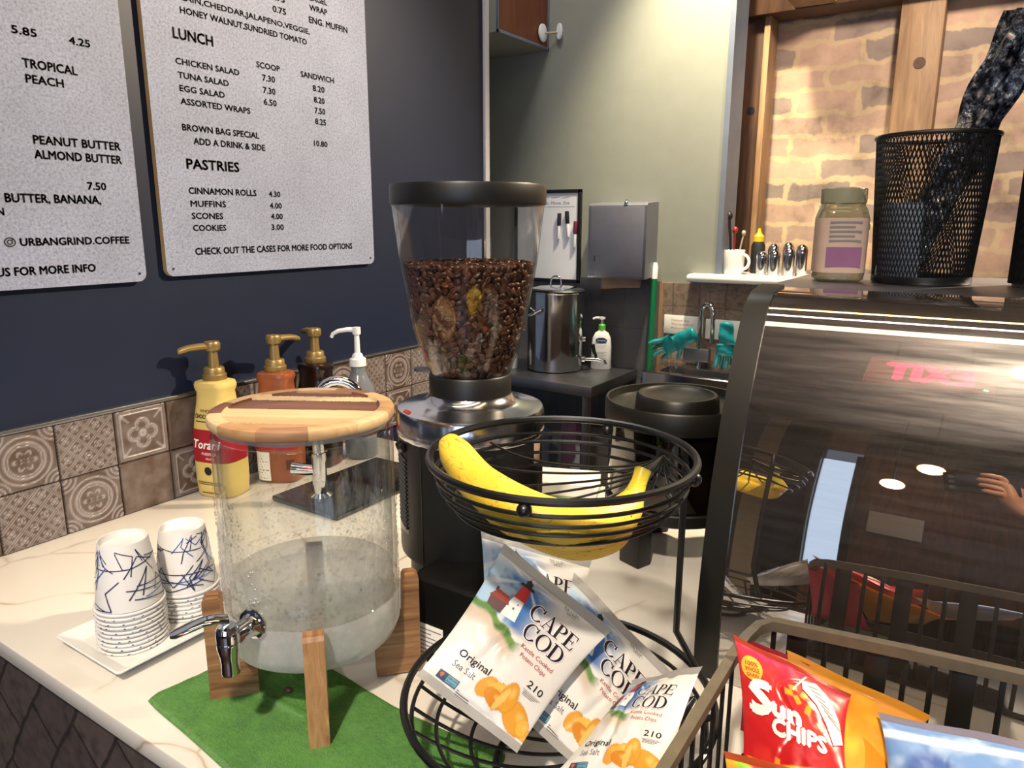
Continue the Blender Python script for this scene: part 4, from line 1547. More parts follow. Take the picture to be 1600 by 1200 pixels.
for i in range(len(PRF) - 1):
    for k in range(5):
        s = k / 5
        p0 = PRF[max(i - 1, 0)]; p1 = PRF[i]; p2 = PRF[i + 1]; p3 = PRF[min(i + 2, len(PRF) - 1)]
        fine.append(tuple(.5 * (2 * p1[j] + (p2[j] - p0[j]) * s + (2 * p0[j] - 5 * p1[j] + 4 * p2[j] - p3[j]) * s * s + (3 * p1[j] - p0[j] - 3 * p2[j] + p3[j]) * s ** 3) for j in (0, 1)))
fine.append(PRF[-1])
mb.add([(x + .25, y - .9, z) for y, z in fine for x in (-.2225, .66)], [(2 * i, 2 * i + 1, 2 * i + 3, 2 * i + 2) for i in range(len(fine) - 1)])
t = NT('smoked_mirror_glass')
t.n.remove(t.b)
tr = t.node('ShaderNodeBsdfTransparent'); tr.inputs['Color'].default_value = (.20, .18, .17, 1)
gl = t.node('ShaderNodeBsdfGlossy'); gl.inputs['Roughness'].default_value = .012; gl.inputs['Color'].default_value = (1, .97, .95, 1)
g2 = t.node('ShaderNodeBsdfGlossy'); g2.inputs['Roughness'].default_value = .30; g2.inputs['Color'].default_value = (1, .93, .86, 1)
scr = t.noise(t.coord(scale=(1, 14, 14), rot=(R(8), 0, R(12))), 9, 5, .6)
mr2 = t.node('ShaderNodeMapRange'); mr2.inputs['From Min'].default_value = .35; mr2.inputs['From Max'].default_value = .7; mr2.inputs['To Min'].default_value = .03; mr2.inputs['To Max'].default_value = .11
t.link(scr.outputs['Fac'], mr2.inputs['Value'])
gm = t.node('ShaderNodeMixShader'); t.link(mr2.outputs['Result'], gm.inputs['Fac']); t.link(gl.outputs[0], gm.inputs[1]); t.link(g2.outputs[0], gm.inputs[2])
df = t.node('ShaderNodeBsdfDiffuse'); df.inputs['Color'].default_value = (*hexc('#8a7a70'), 1)
ba = t.node('ShaderNodeMixShader'); ba.inputs['Fac'].default_value = .10; t.link(tr.outputs[0], ba.inputs[1]); t.link(df.outputs[0], ba.inputs[2])  # brown diffuse haze blended in to lighten the mirrored room
lw = t.node('ShaderNodeLayerWeight'); lw.inputs['Blend'].default_value = .35
mr = t.node('ShaderNodeMapRange'); mr.inputs['To Min'].default_value = .50; mr.inputs['To Max'].default_value = .95
t.link(lw.outputs['Fresnel'], mr.inputs['Value'])
mx = t.node('ShaderNodeMixShader')
t.link(mr.outputs['Result'], mx.inputs['Fac']); t.link(ba.outputs[0], mx.inputs[1]); t.link(gm.outputs[0], mx.inputs[2]); t.link(mx.outputs[0], t.out.inputs['Surface'])
o = mb.build('curved_glass', t.m, cs, angle=80)
mb = MB(); mb.rbox((.455, .22, .444), (.91, .33, .012), .003); mb.build('top_panel', M['steel_dull'], cs)
INT = pm('case_interior', '#1a1614', .6)
mb = MB()
mb.rbox((.455, .375, .22), (.91, .02, .44)); mb.rbox((.455, .13, .012), (.91, .48, .022)); mb.rbox((.455, .20, .2), (.89, .32, .012))
mb.build('interior', INT, cs)

# ------------------------------------------------------------------ things on the case
CZ = CT + .001 + .4505
jr = thing('glass_jar', 'squat glass jar with pink and purple label on the display case', 'jar', (-0.188, 1.10, CZ), R(20))
mb = MB()
mb.loft([se(a, a, z, 4, 36) for a, z in ((.026, 0), (.031, .003), (.032, .01), (.032, .085), (.029, .095), (.026, .1), (.026, .104))])
mb.build('jar_body', thin_glass('greenish_glass', (.72, .72, .6), .12, .8, .05, 2, haze=(.35, (.42, .38, .26), 30)), jr)
mb = MB(); mb.lathe([(0, .103), (.0285, .103), (.029, .105), (.029, .122), (.027, .124), (0, .124)], 36); mb.build('jar_lid', pm('sage_lid', '#8b8a70', .4), jr)
mb = MB(); mb.loft([se(.0324, .0324, z, 4, 36) for z in (.012, .084)], caps=False); mb.build('label_band', pm('pale_pink_label', '#bda494', .6), jr)
ik = Ink(); ik.rect(-.022, .02, .022, .046)
ik.lay('purple_panel', pm('purple_print', '#86587e', .6), jr, lambda a, b: (a, -.0329, b))
ik = Ink()
for k in range(5):
    ik.rect(-.02, .053 + k * .006, .02 - (k % 2) * .008, .0555 + k * .006)
ik.lay('fine_print', M['inkgrey'], jr, lambda a, b: (a, -.0329, b))
bn = thing('mesh_bin', 'black wire mesh desk bin on the display case', 'mesh bin', (-0.088, 1.12, CZ))
def mesh_wall(mb, r0, r1, h, n, pit, w):
    for sgn in (1, -1):
        for k in range(n):
            pts = []
            for i in range(15):
                s = i / 14
                a = 2 * pi * k / n + sgn * s * pit
                r = r0 + (r1 - r0) * s
                pts.append((r * cos(a), r * sin(a), .004 + s * (h - .006)))
            mb.tube(pts, w, 4, caps=False)
mb = MB(); mesh_wall(mb, .058, .069, .185, 84, .85, .00075); o = mb.build('mesh_wall', M['wire'], bn)
mb = MB(); mb.tube([(.0695 * cos(2 * pi * k / 48), .0695 * sin(2 * pi * k / 48), .185) for k in range(48)], .0028, 8, closed=True); mb.build('rim', M['wire'], bn)
mb = MB(); mb.lathe([(0, .0), (.058, .0), (.0595, .002), (.0595, .01), (.057, .01), (.057, .003), (0, .003)], 40); mb.build('base', M['wire'], bn)
# a bundle of wrapped sticks leaning out of the bin
FOIL = NT('crinkled_dark_wrap')
v_ = FOIL.coord()
n_ = FOIL.noise(v_, 110, 4, .6)
FOIL.link(FOIL.ramp(n_.outputs['Fac'], [(.42, hexc('#17161a')), (.55, hexc('#56606e')), (.66, hexc('#c9bfae'))]), FOIL.b.inputs['Base Color'])
FOIL.set(Roughness=.18, Metallic=.6)
FOIL.bump(n_.outputs['Fac'], .8, .004)
mb = MB()
axis0, axis1 = Vector((-.02, 0, .02)), Vector((.084, .02, .32))
rings = []
for i in range(26):
    s = i / 25
    c = axis0.lerp(axis1, s)
    ring = []
    for k in range(22):
        a = 2 * pi * k / 22
        r = .016 + .012 * s + .004 * sin(5 * a + 9 * s) + .003 * sin(3 * a - 17 * s)
        d = (axis1 - axis0).normalized()
        X_ = d.cross(Vector((0, 1, 0))).normalized(); Y_ = d.cross(X_)
        ring.append(tuple(c + X_ * r * cos(a) + Y_ * r * sin(a)))
    rings.append(ring)
mb.loft(rings)
o = mb.build('wrapped_bundle', FOIL.m)
o.location = (-0.088, 1.12, CZ)
tag(o, 'shiny dark wrapped bundle leaning out of the mesh bin', 'bundle')
bx = box_obj('snack_packet', -.025, .025, -.012, .012, 0, .1, pm('packet_print', '#7b8aa0', .5), .004)
bx.location = (-0.115, 1.10, CZ + .0035)
tag(bx, 'small grey blue packet inside the mesh bin', 'packet')
hd = thing('mesh_holder', 'tall dark mesh holder at the far end beside the mesh bin', 'mesh holder', (0.060, 1.13, CZ))
mb = MB(); mesh_wall(mb, .05, .05, .30, 60, 1.2, .0009); mb.build('mesh_wall', M['wire'], hd)
mb = MB(); mb.lathe([(0, 0), (.046, 0), (.046, .29), (0, .29)], 40); mb.build('liner', pm('grey_liner', '#4c4a4a', .5), hd)
mb = MB(); mb.tube([(.05 * cos(2 * pi * k / 40), .05 * sin(2 * pi * k / 40), .30) for k in range(40)], .003, 8, closed=True); mb.build('rim', M['wire'], hd)

# ------------------------------------------------------------------ bean bin behind the fruit basket
bb = thing('bean_bin', 'smoked clear bin with black lid on a black stand beside the display case', 'storage bin', (-0.402, 1.085, CT))
mb = MB(); mb.lathe([(0, .095), (.103, .095), (.105, .098), (.106, .24), (.104, .24), (.103, .1), (0, .1)], 64)
mb.build('bin_wall', thin_glass('smoked_plastic', (.45, .42, .38), .08, .7, .05, 2.4), bb)
mb = MB(); mb.lathe([(.107, .082), (.109, .084), (.109, .1), (.107, .102), (0, .102), (0, .082)], 64); mb.build('stand_ring', M['black'], bb)
mb = MB()
mb.lathe([(0, .225), (.112, .225), (.113, .228), (.113, .256), (.111, .259), (.108, .258), (.106, .247), (.066, .243), (.064, .262), (.061, .266), (.056, .266), (.05, .261), (0, .258)], 72)
mb.build('bin_lid', M['blackframe'], bb)
for k in range(3):
    a = R(250 + 120 * k)
    mb = MB(); mb.rbox((.082 * cos(a), .082 * sin(a), .0415), (.042, .03, .083), .003, a + pi / 2)
    mb.build('leg', M['black'], bb)
t = NT('coffee_grounds'); v_ = t.coord(); n_ = t.noise(v_, 30, 5, .6)
t.link(t.ramp(n_.outputs['Fac'], [(.3, hexc('#1f130c')), (.55, hexc('#3c2618')), (.8, hexc('#6b4c35'))]), t.b.inputs['Base Color']); t.set(Roughness=.7)
mb = MB(); mb.lathe([(0, .103), (.101, .103), (.1025, .16), (.1025, .215), (.06, .20), (0, .19)], 48)
o = mb.build('ground_coffee', t.m); o.location = (-0.402, 1.085, CT)
tag(o, 'dark ground coffee inside the smoked clear bin', 'coffee', kind='stuff')
nb = thing('napkin_box', 'low white box standing on the counter behind the fruit basket', 'box', (-0.66, 1.20, CT + .0005), R(20))
mb = MB(); mb.rbox((0, 0, .021), (.12, .09, .042), .002); mb.build('carton', M['paper'], nb)
mb = MB(); mb.rbox((0, 0, .011), (.1206, .0906, .014), .001); mb.build('green_band', pm('green_print', '#8fa873', .6), nb)

# ------------------------------------------------------------------ two-tier wire fruit basket
FX, FY = -0.309, 0.55
fb = thing('fruit_basket', 'black two tier wire fruit basket holding bananas above crisp bags', 'fruit basket', (FX, FY, CT + .0005))
def bowl_pt(r, a, R0, zr, dep):
    return (r * cos(a), r * sin(a), zr - dep * (1 - (r / R0) ** (4.0 if R0 < .13 else 2.0)))
def ring_wire(name, r, R0, zr, dep, w):
    mb = MB()
    mb.tube([bowl_pt(r, 2 * pi * k / 64, R0, zr, dep) for k in range(64)], w, 8, closed=True)
    return mb.build(name, M['wire'], fb)
def fan(R0, zr, dep, a0, ends, w, sag=1.0):
    for a1, r1 in ends:
        pts = []
        p0 = Vector((R0 * .985 * cos(a0), R0 * .985 * sin(a0)))
        p1 = Vector((r1 * cos(a1), r1 * sin(a1)))
        for k in range(25):
            q = p0.lerp(p1, k / 24)
            x, y, z = bowl_pt(q.length, math.atan2(q.y, q.x), R0, zr, dep)
            z = zr - (zr - z) * sag
            pts.append((x, y, z - .0028))
        mb = MB(); mb.tube(pts, w, 6)
        mb.build('spoke', M['wire'], fb)
UZ, LZ = 0.326, 0.084
UR, LR = 0.1185, 0.148
ring_wire('basket_rim', UR, UR, UZ, .064, .0036)
ring_wire('wire_ring', UR - .005, UR - .005, UZ - .0135, .05, .0019)
for rr in (.1115, .1055, .0975):
    ring_wire('wire_ring', rr, UR, UZ - .009, .0625, .0017)
fan(UR - .005, UZ - .0135, .052, R(58), [(R(a), r_) for a, r_ in ((160, UR - .006), (182, UR - .006), (205, .075), (232, .062), (262, .058), (292, .062), (318, .072), (338, .09), (356, UR - .006), (372, UR - .006), (390, UR - .006))], .0013, .42)
ring_wire('basket_rim', LR, LR, LZ, .070, .0038)
ring_wire('wire_ring', LR - .007, LR - .007, LZ - .015, .042, .0022)
for rr in (.118, .085):
    ring_wire('wire_ring', rr, LR, LZ - .006, .072, .002)
fan(LR - .007, LZ - .013, .060, R(40), [(R(a), LR - .008) for a in (140, 158, 172, 186, 200, 214, 228, 244, 262, 280, 300)], .002)
mb = MB(); mb.tube([(.060 * cos(2 * pi * k / 40), .060 * sin(2 * pi * k / 40), .004) for k in range(40)], .004, 8, closed=True); mb.build('foot_ring', M['wire'], fb)
for k in range(3):
    a = R(20 + 120 * k)
    mb = MB(); mb.tube([(.06 * cos(a), .06 * sin(a), .004), (.085 * cos(a), .085 * sin(a), .045), (LR * cos(a), LR * sin(a), LZ)], .003, 8); mb.build('foot_strut', M['wire'], fb)
pa = R(46)
mb = MB(); mb.tube([(LR * cos(pa), LR * sin(pa), LZ), (.121 * cos(pa), .121 * sin(pa), LZ + .05), (.1215 * cos(pa), .1215 * sin(pa), UZ - .02), (UR * cos(pa), UR * sin(pa), UZ)], .0034, 8); mb.build('post', M['wire'], fb)
for a, r0, z0 in ((286, UR, UZ - .008), (96, UR, UZ - .008), (8, UR, UZ - .006), (186, LR - .003, LZ - .008), (300, LR - .003, LZ - .008)):
    mb = MB(); mb.ball((r0 * cos(R(a)), r0 * sin(R(a)), z0), .0062, 16, 10); mb.build('ball_joint', M['wire'], fb)

# bananas
t = NT('banana_skin')
v_ = t.coord()
n1 = t.noise(v_, 26, 4, .6)
n2 = t.noise(t.coord(scale=(1, 1, 3)), 70, 5, .7, 1.5)
c1 = t.ramp(n1.outputs['Fac'], [(.3, hexc('#edc02a')), (.7, hexc('#f3d54a'))])
c2 = t.ramp(n2.outputs['Fac'], [(.56, (0, 0, 0)), (.70, (1, 1, 1))])
mx = t.node('ShaderNodeMix', data_type='RGBA'); t.link(c2, mx.inputs['Factor']); t.link(c1, mx.inputs['A']); mx.inputs['B'].default_value = (*hexc('#a4752a'), 1)
at = t.node('ShaderNodeAttribute', attribute_name='Col')
m3 = t.node('ShaderNodeMix', data_type='RGBA', blend_type='MULTIPLY'); m3.inputs['Factor'].default_value = 1
t.link(mx.outputs['Result'], m3.inputs['A']); t.link(at.outputs['Color'], m3.inputs['B'])
t.link(m3.outputs['Result'], t.b.inputs['Base Color']); t.set(Roughness=.42)
M['banana'] = t.m
bnn = thing('banana_bunch', 'small bunch of ripe yellow bananas lying in the top basket', 'bananas', (FX, FY, 1.20))
def banana(path, rad, name='banana'):
    P = [Vector(p) for p in path]
    # dense Catmull-Rom
    D = []
    for i in range(len(P) - 1):
        p0, p1, p2, p3 = P[max(i - 1, 0)], P[i], P[i + 1], P[min(i + 2, len(P) - 1)]
        for k in range(6):
            s = k / 6
            D.append(.5 * (2 * p1 + (p2 - p0) * s + (2 * p0 - 5 * p1 + 4 * p2 - p3) * s * s + (3 * p1 - p0 - 3 * p2 + p3) * s ** 3))
    D.append(P[-1])
    n = len(D)
    seg = 20
    rings, cols = [], []
    N = Vector((0, 0, 1))
    for i in range(n):
        s = i / (n - 1)
        T = (D[min(i + 1, n - 1)] - D[max(i - 1, 0)]).normalized()
        N = (N - T * N.dot(T)).normalized()
        B = T.cross(N)
        r = np.interp(s, [0, .015, .05, .12, .3, .5, .72, .82, .88, .94, 1], [.16, .30, .55, .82, 1.0, 1.04, .95, .72, .46, .36, .40]) * rad
        ring = []
        for k in range(seg):
            a = 2 * pi * k / seg
            q = r * (1 + .055 * cos(5 * a + .6))
            ring.append(tuple(D[i] + N * q * cos(a) + B * q * sin(a) - Vector((FX, FY, 1.20))))
            ridge = 1 - .28 * max(0, cos(5 * a + .6)) ** 10
            g = np.interp(s, [0, .012, .03, .84, .93, .985, 1], [.3, .55, 1, 1, .9, .6, .42])
            gr_ = np.interp(s, [0, .8, .9, 1], [0, 0, 1, .7])
            cols.append((ridge * g * (1 - .22 * gr_), ridge * g * (1 - .02 * gr_), ridge * g * (1 - .2 * gr_)))
        rings.append(ring)
    mb = MB(); mb.loft(rings)
    return mb.build(name, M['banana'], bnn, angle=70, cols=np.array(cols))
banana([(-0.406, 0.506, 1.256), (-0.388, 0.497, 1.247), (-0.348, 0.478, 1.233), (-0.305, 0.470, 1.223), (-0.269, 0.476, 1.2155), (-0.248, 0.499, 1.211), (-0.239, 0.526, 1.211), (-0.2375, 0.549, 1.222), (-0.237, 0.566, 1.240)], .0185)
banana([(-0.396, 0.519, 1.238), (-0.369, 0.501, 1.225), (-0.334, 0.489, 1.211), (-0.295, 0.487, 1.202), (-0.264, 0.495, 1.197), (-0.247, 0.512, 1.198), (-0.243, 0.532, 1.203), (-0.240, 0.550, 1.215), (-0.2375, 0.562, 1.232)], .0168)
# ------------------------------------------------------------------ crisp bags
class Bag:
    def __init__(s, name, label, corners, T, paint, group=None, seed=1, cat='bag of crisps', seal=(.07, .06), nu=110, nv=130, rough=.28, twist=0.0):
        s.TL, s.TR, s.BR, s.BL = [Vector(c) for c in corners]
        s.W = ((s.TR - s.TL).length + (s.BR - s.BL).length) / 2
        s.H = ((s.BL - s.TL).length + (s.BR - s.TR).length) / 2
        right = (s.TR - s.TL) + (s.BR - s.BL)
        down = (s.BL - s.TL) + (s.BR - s.TR)
        s.n = right.cross(-down).normalized()
        s.T, s.seal, s.seed = T, seal, seed
        s.o = (s.TL + s.TR + s.BR + s.BL) / 4
        s.root = thing(name, label, cat, s.o, group=group)
        u, v = np.meshgrid(np.linspace(0, 1, nu + 1), np.linspace(0, 1, nv + 1))
        P = s.front(u, v)
        mb = MB()
        grid_mesh(mb, nu, nv, P)
        col = paint(u, v)
        P2 = s.front(u, v, side=-1)
        nfront = (nu + 1) * (nv + 1)
        grid_mesh(mb, nu, nv, P2)
        cols = np.concatenate([col.reshape(-1, 3), (col * 0 + col.mean(axis=(0, 1))).reshape(-1, 3)])
        s.body = mb.build('bag', painted('printed_film', rough, .5, .12, 45), s.root, angle=75, cols=cols)
    def hgt(s, u, v):
        a, b = s.seal
        vv = np.clip((v - a) / (1 - a - b), 0, 1)
        e = (np.sin(np.pi * np.clip(u, 0, 1)) ** .62) * (np.sin(np.pi * vv) ** .55)
        w1 = np.sin(u * 23 + s.seed) * .5 + np.sin(u * 41 + 2 * s.seed) * .3 + np.sin(u * 11 + s.seed * 3) * .5
        near = np.exp(-vv / .10) + np.exp(-(1 - vv) / .10)
        wr = w1 * near * .10 * (vv > 0) * (vv < 1) * np.sin(np.pi * np.clip(u, 0, 1))
        crease = (fnoise(u * 5 + s.seed, v * 6, s.seed, 3) - .5) * .30 * e
        d = np.abs((u - .25 - .5 * fnoise(v * 3, u * 0, s.seed + 5, 2)) + .25 * (v - .5))
        return s.T * (e + wr + crease - .13 * np.exp(-(d / .035) ** 2) * e)
    def front(s, u, v, off=0.0, side=1):
        u = np.asarray(u, float); v = np.asarray(v, float)
        h = s.hgt(u, v) * (1 if side > 0 else -.75)
        inset = .045 * np.sin(np.pi * np.clip(v, 0, 1)) ** .7
        uu = u + (0.5 - u) * 2 * inset
        bend = .0012 * np.sin(u * 9 + s.seed) * (np.exp(-(v / .06) ** 2) + np.exp(-((1 - v) / .06) ** 2))
        crimp = .00014 * np.sin(v * 300) * ((v < s.seal[0] * .95) | (v > 1 - s.seal[1] * .95))
        hh = (h + bend + crimp + off * (1 if side > 0 else -1))
        TL, TR, BR, BL = [np.array(c - s.o) for c in (s.TL, s.TR, s.BR, s.BL)]
        U, V = uu[..., None], v[..., None]
        return (1 - V) * ((1 - U) * TL + U * TR) + V * ((1 - U) * BL + U * BR) + hh[..., None] * np.array(s.n)
    def lay(s, ik, name, mat, off=.0007, parent=None):
        V, F = subdiv2(ik.V, ik.F, .005)
        a = np.array(V)
        P = s.front(a[:, 0], a[:, 1], off)
        me = bpy.data.meshes.new(name)
        me.from_pydata(P.tolist(), [], F)
        me.materials.append(mat)
        me.shade_smooth()
        o = bpy.data.objects.new(name, me)
        COL.objects.link(o)
        o.parent = parent or s.root
        return o

class UV(Ink):
    """ink placed in bag units: u right, v down; letter height given in v"""
    def __init__(s, asp):
        super().__init__()
        s.asp = asp                       # W / H
    def write(s, txt, u, v, h, width, slope=0.0, **kw):
        k = Ink()
        k.text(txt, 0, 0, h, width=width, **kw)
        for a, b in [(0, 0)]:
            pass
        s.raw([(u + a, v - b + slope * a) for a, b in k.V], k.F)
        return s

def L3(h):
    return np.array(hexc(h))
def mixc(c, col, m):
    return c * (1 - m[..., None]) + np.array(col) * m[..., None]
def rotell(u, v, cu, cv, ru, rv, ang):
    a = R(ang)
    x, y = (u - cu), (v - cv)
    X, Y = x * cos(a) + y * sin(a), -x * sin(a) + y * cos(a)
    return np.hypot(X / ru, Y / rv), X / ru, Y / rv

def paint_kettle(u, v):
    c = np.ones(u.shape + (3,)) * L3('#e9e8e4')
    # sky
    m = smoothstep(.66, .40, u + .12 * (v - .2)) * smoothstep(.04, .075, v) * smoothstep(.49, .43, v)
    nz = fnoise(u * 5, v * 7, 31, 4)
    sky = mixc(np.ones(c.shape) * L3('#3f79bf'), L3('#a9cbe8'), smoothstep(.38, .62, nz))
    sky = mixc(sky, L3('#2f62ad'), smoothstep(.25, .45, v) * smoothstep(.3, .5, u) * .8)
    an = np.arctan2(v - .13, (u - .31) * .8)
    ray = smoothstep(.75, .95, np.cos(an * 7 + .6)) * smoothstep(.03, .1, np.hypot(u - .31, v - .13))
    sky = mixc(sky, L3('#e4eef6'), ray * .7)
    sky = mixc(sky, L3('#f0f2f4'), smoothstep(.16, .05, v) * .8)
    c = c * (1 - m[..., None]) + sky * m[..., None]
    # dunes
    gl = .405 + .10 * smoothstep(.05, .5, u) + .012 * np.sin(u * 30)
    gm = smoothstep(gl - .015, gl, v) * smoothstep(gl + .065, gl + .035, v + .05 * (nz - .5)) * smoothstep(.56, .45, u)
    c = mixc(c, L3('#5f8a3c'), gm * .95)
    c = mixc(c, L3('#3f6a2c'), gm * smoothstep(.5, .7, fnoise(u * 22, v * 30, 7, 3)) * .8)
    sm = smoothstep(gl + .03, gl + .06, v) * smoothstep(gl + .17, gl + .08, v) * smoothstep(.58, .42, u)
    c = mixc(c, L3('#cbb59c'), sm * .75)
    # crisps
    for i, (cu, cv, ru, rv, an, k) in enumerate(((.93, .89, .11, .045, 8, 1), (.50, .815, .085, .062, -30, 0), (.60, .785, .115, .042, -12, 1), (.60, .845, .10, .05, 12, 2), (.84, .855, .135, .08, 18, 0), (.70, .79, .075, .098, -14, 0), (.655, .82, .030, .085, 14, 3), (.93, .875, .055, .05, 30, 1))):
        d, X, Y = rotell(u, v, cu, cv, ru, rv, an)
        wob = 1 + .14 * (fnoise(u * 7 + i, v * 7, 40 + i, 2) - .5)
        mm = smoothstep(1.04, .96, d * wob)
        base = (L3('#e3a13a'), L3('#efb94e'), L3('#d58a2c'), L3('#f0c469'))[k]
        cc = mixc(np.ones(c.shape) * base, L3('#c67f2a'), smoothstep(.86, 1.0, d * wob) * .75)
        cc = mixc(cc, L3('#f4cf7c'), smoothstep(.5, .1, np.hypot(X - .2, Y + .3)) * .6)
        c = c * (1 - mm[..., None]) + cc * mm[..., None]
    # seals
    sl = ((v < .062) | (v > .945)).astype(float)
    c = mixc(c, L3('#e2e1da'), sl * .6)
    return c

K_DARK = pm('aubergine_ink', '#241a2c', .4, var=.05)
K_RED = pm('brick_red_ink', '#b03a3a', .45)
K_ROOF = pm('cottage_red_ink', '#8d3a36', .45)
K_BRN = pm('cottage_brown_ink', '#5d4046', .45)
K_LRED = pm('lighthouse_red_ink', '#c2262d', .4)
K_LWHT = pm('lighthouse_white_ink', '#eeeef2', .4)
K_OUT = pm('letter_outline_white', '#f2f0f0', .4)
K_GRN = pm('badge_blue', '#2a4a66', .45)
def kettle_bag(label, corners, T, seed):
    b = Bag('crisp_bag', label, corners, T, paint_kettle, 'white kettle crisp bags', seed)
    k = UV(1)
    k.poly([(.235, .415), (.262, .268), (.358, .268), (.378, .415)])
    lh = b.lay(k, 'lighthouse', K_LWHT, .0006)
    k = UV(1); k.poly([(.262, .270), (.280, .17), (.355, .17), (.366, .270)]); b.lay(k, 'lighthouse_band', K_LRED, .0008, None)
    k = UV(1); k.poly([(.255, .168), (.262, .15), (.378, .15), (.388, .168)]); k.poly([(.292, .15), (.296, .125), (.345, .125), (.348, .15)]); k.poly([(.285, .127), (.318, .100), (.355, .127)]); k.line(.319, .102, .319, .083, .004); b.lay(k, 'lantern', M['inkblack'], .0009)
    k = UV(1); k.rect(.30, .335, .318, .352); k.rect(.32, .30, .332, .312)
    b.lay(k, 'lighthouse_window', M['inkgrey'], .0009)
    k = UV(1); k.poly([(.085, .345), (.13, .285), (.235, .290), (.265, .345)]); b.lay(k, 'cottage_roof', K_ROOF, .0008)
    k = UV(1); k.poly([(.095, .345), (.25, .345), (.24, .42), (.105, .405)]); k.rect(.11, .27, .128, .30); b.lay(k, 'cottage_wall', K_BRN, .0007)
    k = UV(1)
    k.write('CAPE', .435, .322, .108, .44, serif=True); k.write('COD', .475, .452, .108, .385, serif=True)
    pos = UV(1)
    for du, dv in ((-.008, 0), (.008, 0), (0, .007), (0, -.007)):
        pos.write('CAPE', .435 + du, .322 + dv, .108, .44, serif=True); pos.write('COD', .475 + du, .452 + dv, .108, .385, serif=True)
    b.lay(pos, 'letter_outline', K_OUT, .0008)
    b.lay(k, 'lettering', K_DARK, .0011)
    k = UV(1); k.write('Kettle Cooked', .53, .512, .030, .33); k.write('Potato Chips', .565, .560, .030, .265); b.lay(k, 'red_lettering', K_RED, .0008)
    k = UV(1); k.write('Original', .155, .765, .046, .30, bold=.015); k.write('210', .755, .672, .045, .155, bold=.01); b.lay(k, 'flavour_lettering', M['inkblack'], .0008)
    k = UV(1); k.write('Sea Salt', .165, .835, .042, .215); k.rect(.74, .692, .93, .6945)
    for q in range(3):
        k.rect(.76, .70 + q * .009, .91 - .02 * q, .704 + q * .009)
    for q, w in enumerate((.02, .13, .14)):
        k.rect(.325, .925 + q * .011, .325 + w, .930 + q * .011)
    b.lay(k, 'grey_lettering', M['inkgrey'], .0008)
    k = UV(1); k.write('JUL 11 26', .63, .098, .012, .13); k.write('CC 2309 1', .64, .114, .012, .13); k.write('06:21', .675, .130, .012, .07); b.lay(k, 'date_stamp', M['inkblack'], .0008)
    k = UV(1); k.rect(.115, .885, .305, .935); b.lay(k, 'badge', K_GRN, .0008)
    k = UV(1); k.rect(.2, .89, .3, .93); b.lay(k, 'badge_panel', M['inkteal'], .001)
    k = UV(1); k.poly([(.13, .905), (.15, .893), (.17, .9), (.155, .925)]); b.lay(k, 'badge_butterfly', pm('butterfly_orange', '#d9603a', .5), .001)
    k = UV(1); k.write('NON', .207, .908, .013, .04); k.write('GMO', .252, .908, .013, .043); k.write('Project', .21, .925, .011, .08); b.lay(k, 'badge_lettering', M['inkblack'], .0012)
    return b
kettle_bag('white kettle crisp bag lying at the front of the lower basket', [(-0.383, 0.566, 1.135), (-0.273, 0.594, 1.061), (-0.301, 0.466, 0.997), (-0.389, 0.436, 1.057)], .014, 1)
kettle_bag('white kettle crisp bag upright at the back, directly under the bananas', [(-0.466, 0.640, 1.104), (-0.350, 0.698, 1.072), (-0.320, 0.622, 0.956), (-0.417, 0.568, 0.976)], .014, 4)
kettle_bag('white kettle crisp bag with its crimped top edge showing, second in the basket', [(-0.340, 0.636, 1.086), (-0.235, 0.656, 0.994), (-0.241, 0.518, 0.950), (-0.329, 0.500, 1.007)], .013, 6)
kettle_bag('crumpled white kettle crisp bag slumped beside the snack rack', [(-0.244, 0.584, 1.023), (-0.173, 0.560, 1.078), (-0.163, 0.457, 1.033), (-0.266, 0.463, 0.991)], .014, 8)

# ------------------------------------------------------------------ snack rack and its bags
rk = thing('snack_rack', 'dark metal slatted snack rack in front of the display case', 'rack', (-0.158, 0.65, CT + .0005))
RAIL = pm('lit_tone_rail', '#6b6252', .45, .3, var=.15, vs=60)  # light on the dark rail put into its colour as a paler brown-grey
def rel(p):
    return (p[0] + .158, p[1] - .65, p[2] - CT)
rp = [(-0.157, .36, 1.066), (-0.158, .5, 1.066), (-0.1585, .60, 1.068), (-.155, .628, 1.073), (-.148, .643, 1.080), (-.136, .650, 1.084), (-0.035, .652, 1.092), (.054, .655, 1.097), (.25, .66, 1.104)]
def band(mb, pts, w, t_):
    rings = []
    for i, p in enumerate(pts):
        a = Vector(pts[max(i - 1, 0)]); b = Vector(pts[min(i + 1, len(pts) - 1)])
        d = (b - a).normalized()
        n = d.cross(Vector((0, 0, 1))).normalized()
        q = Vector(p)
        rings.append([tuple(q + n * sx * t_ / 2 + Vector((0, 0, sz * w / 2))) for sx, sz in ((-1, -1), (1, -1), (1, 1), (-1, 1))])
    mb.loft(rings)
mb = MB(); band(mb, [rel(p) for p in rp], .010, .009); mb.build('rail', RAIL, rk)
for i, x in enumerate((-.136, -.115, -.091, -.072, -.049, -.027, -.007, .0155, .042, .068, .095)):
    wide = i in (1, 4, 7, 10)
    zt = np.interp(x, [p[0] for p in rp[5:]], [p[2] for p in rp[5:]]) - CT
    mb = MB(); mb.rbox((x + .158, .003, zt / 2 + .002), (.018 if wide else .0045, .003, zt - .004), .0006)
    mb.build('slat' if wide else 'bar', M['blackframe'], rk)
for y in (.40, .425, .45, .475, .5, .525, .55, .575, .60):
    mb = MB(); mb.rbox((0, y - .65, .075), (.003, .0045, .141), .0006)
    mb.build('bar', M['blackframe'], rk)
mb = MB(); mb.rbox((.20, -.13, .006), (.40, .28, .010), .002); mb.build('base_tray', M['blackframe'], rk)
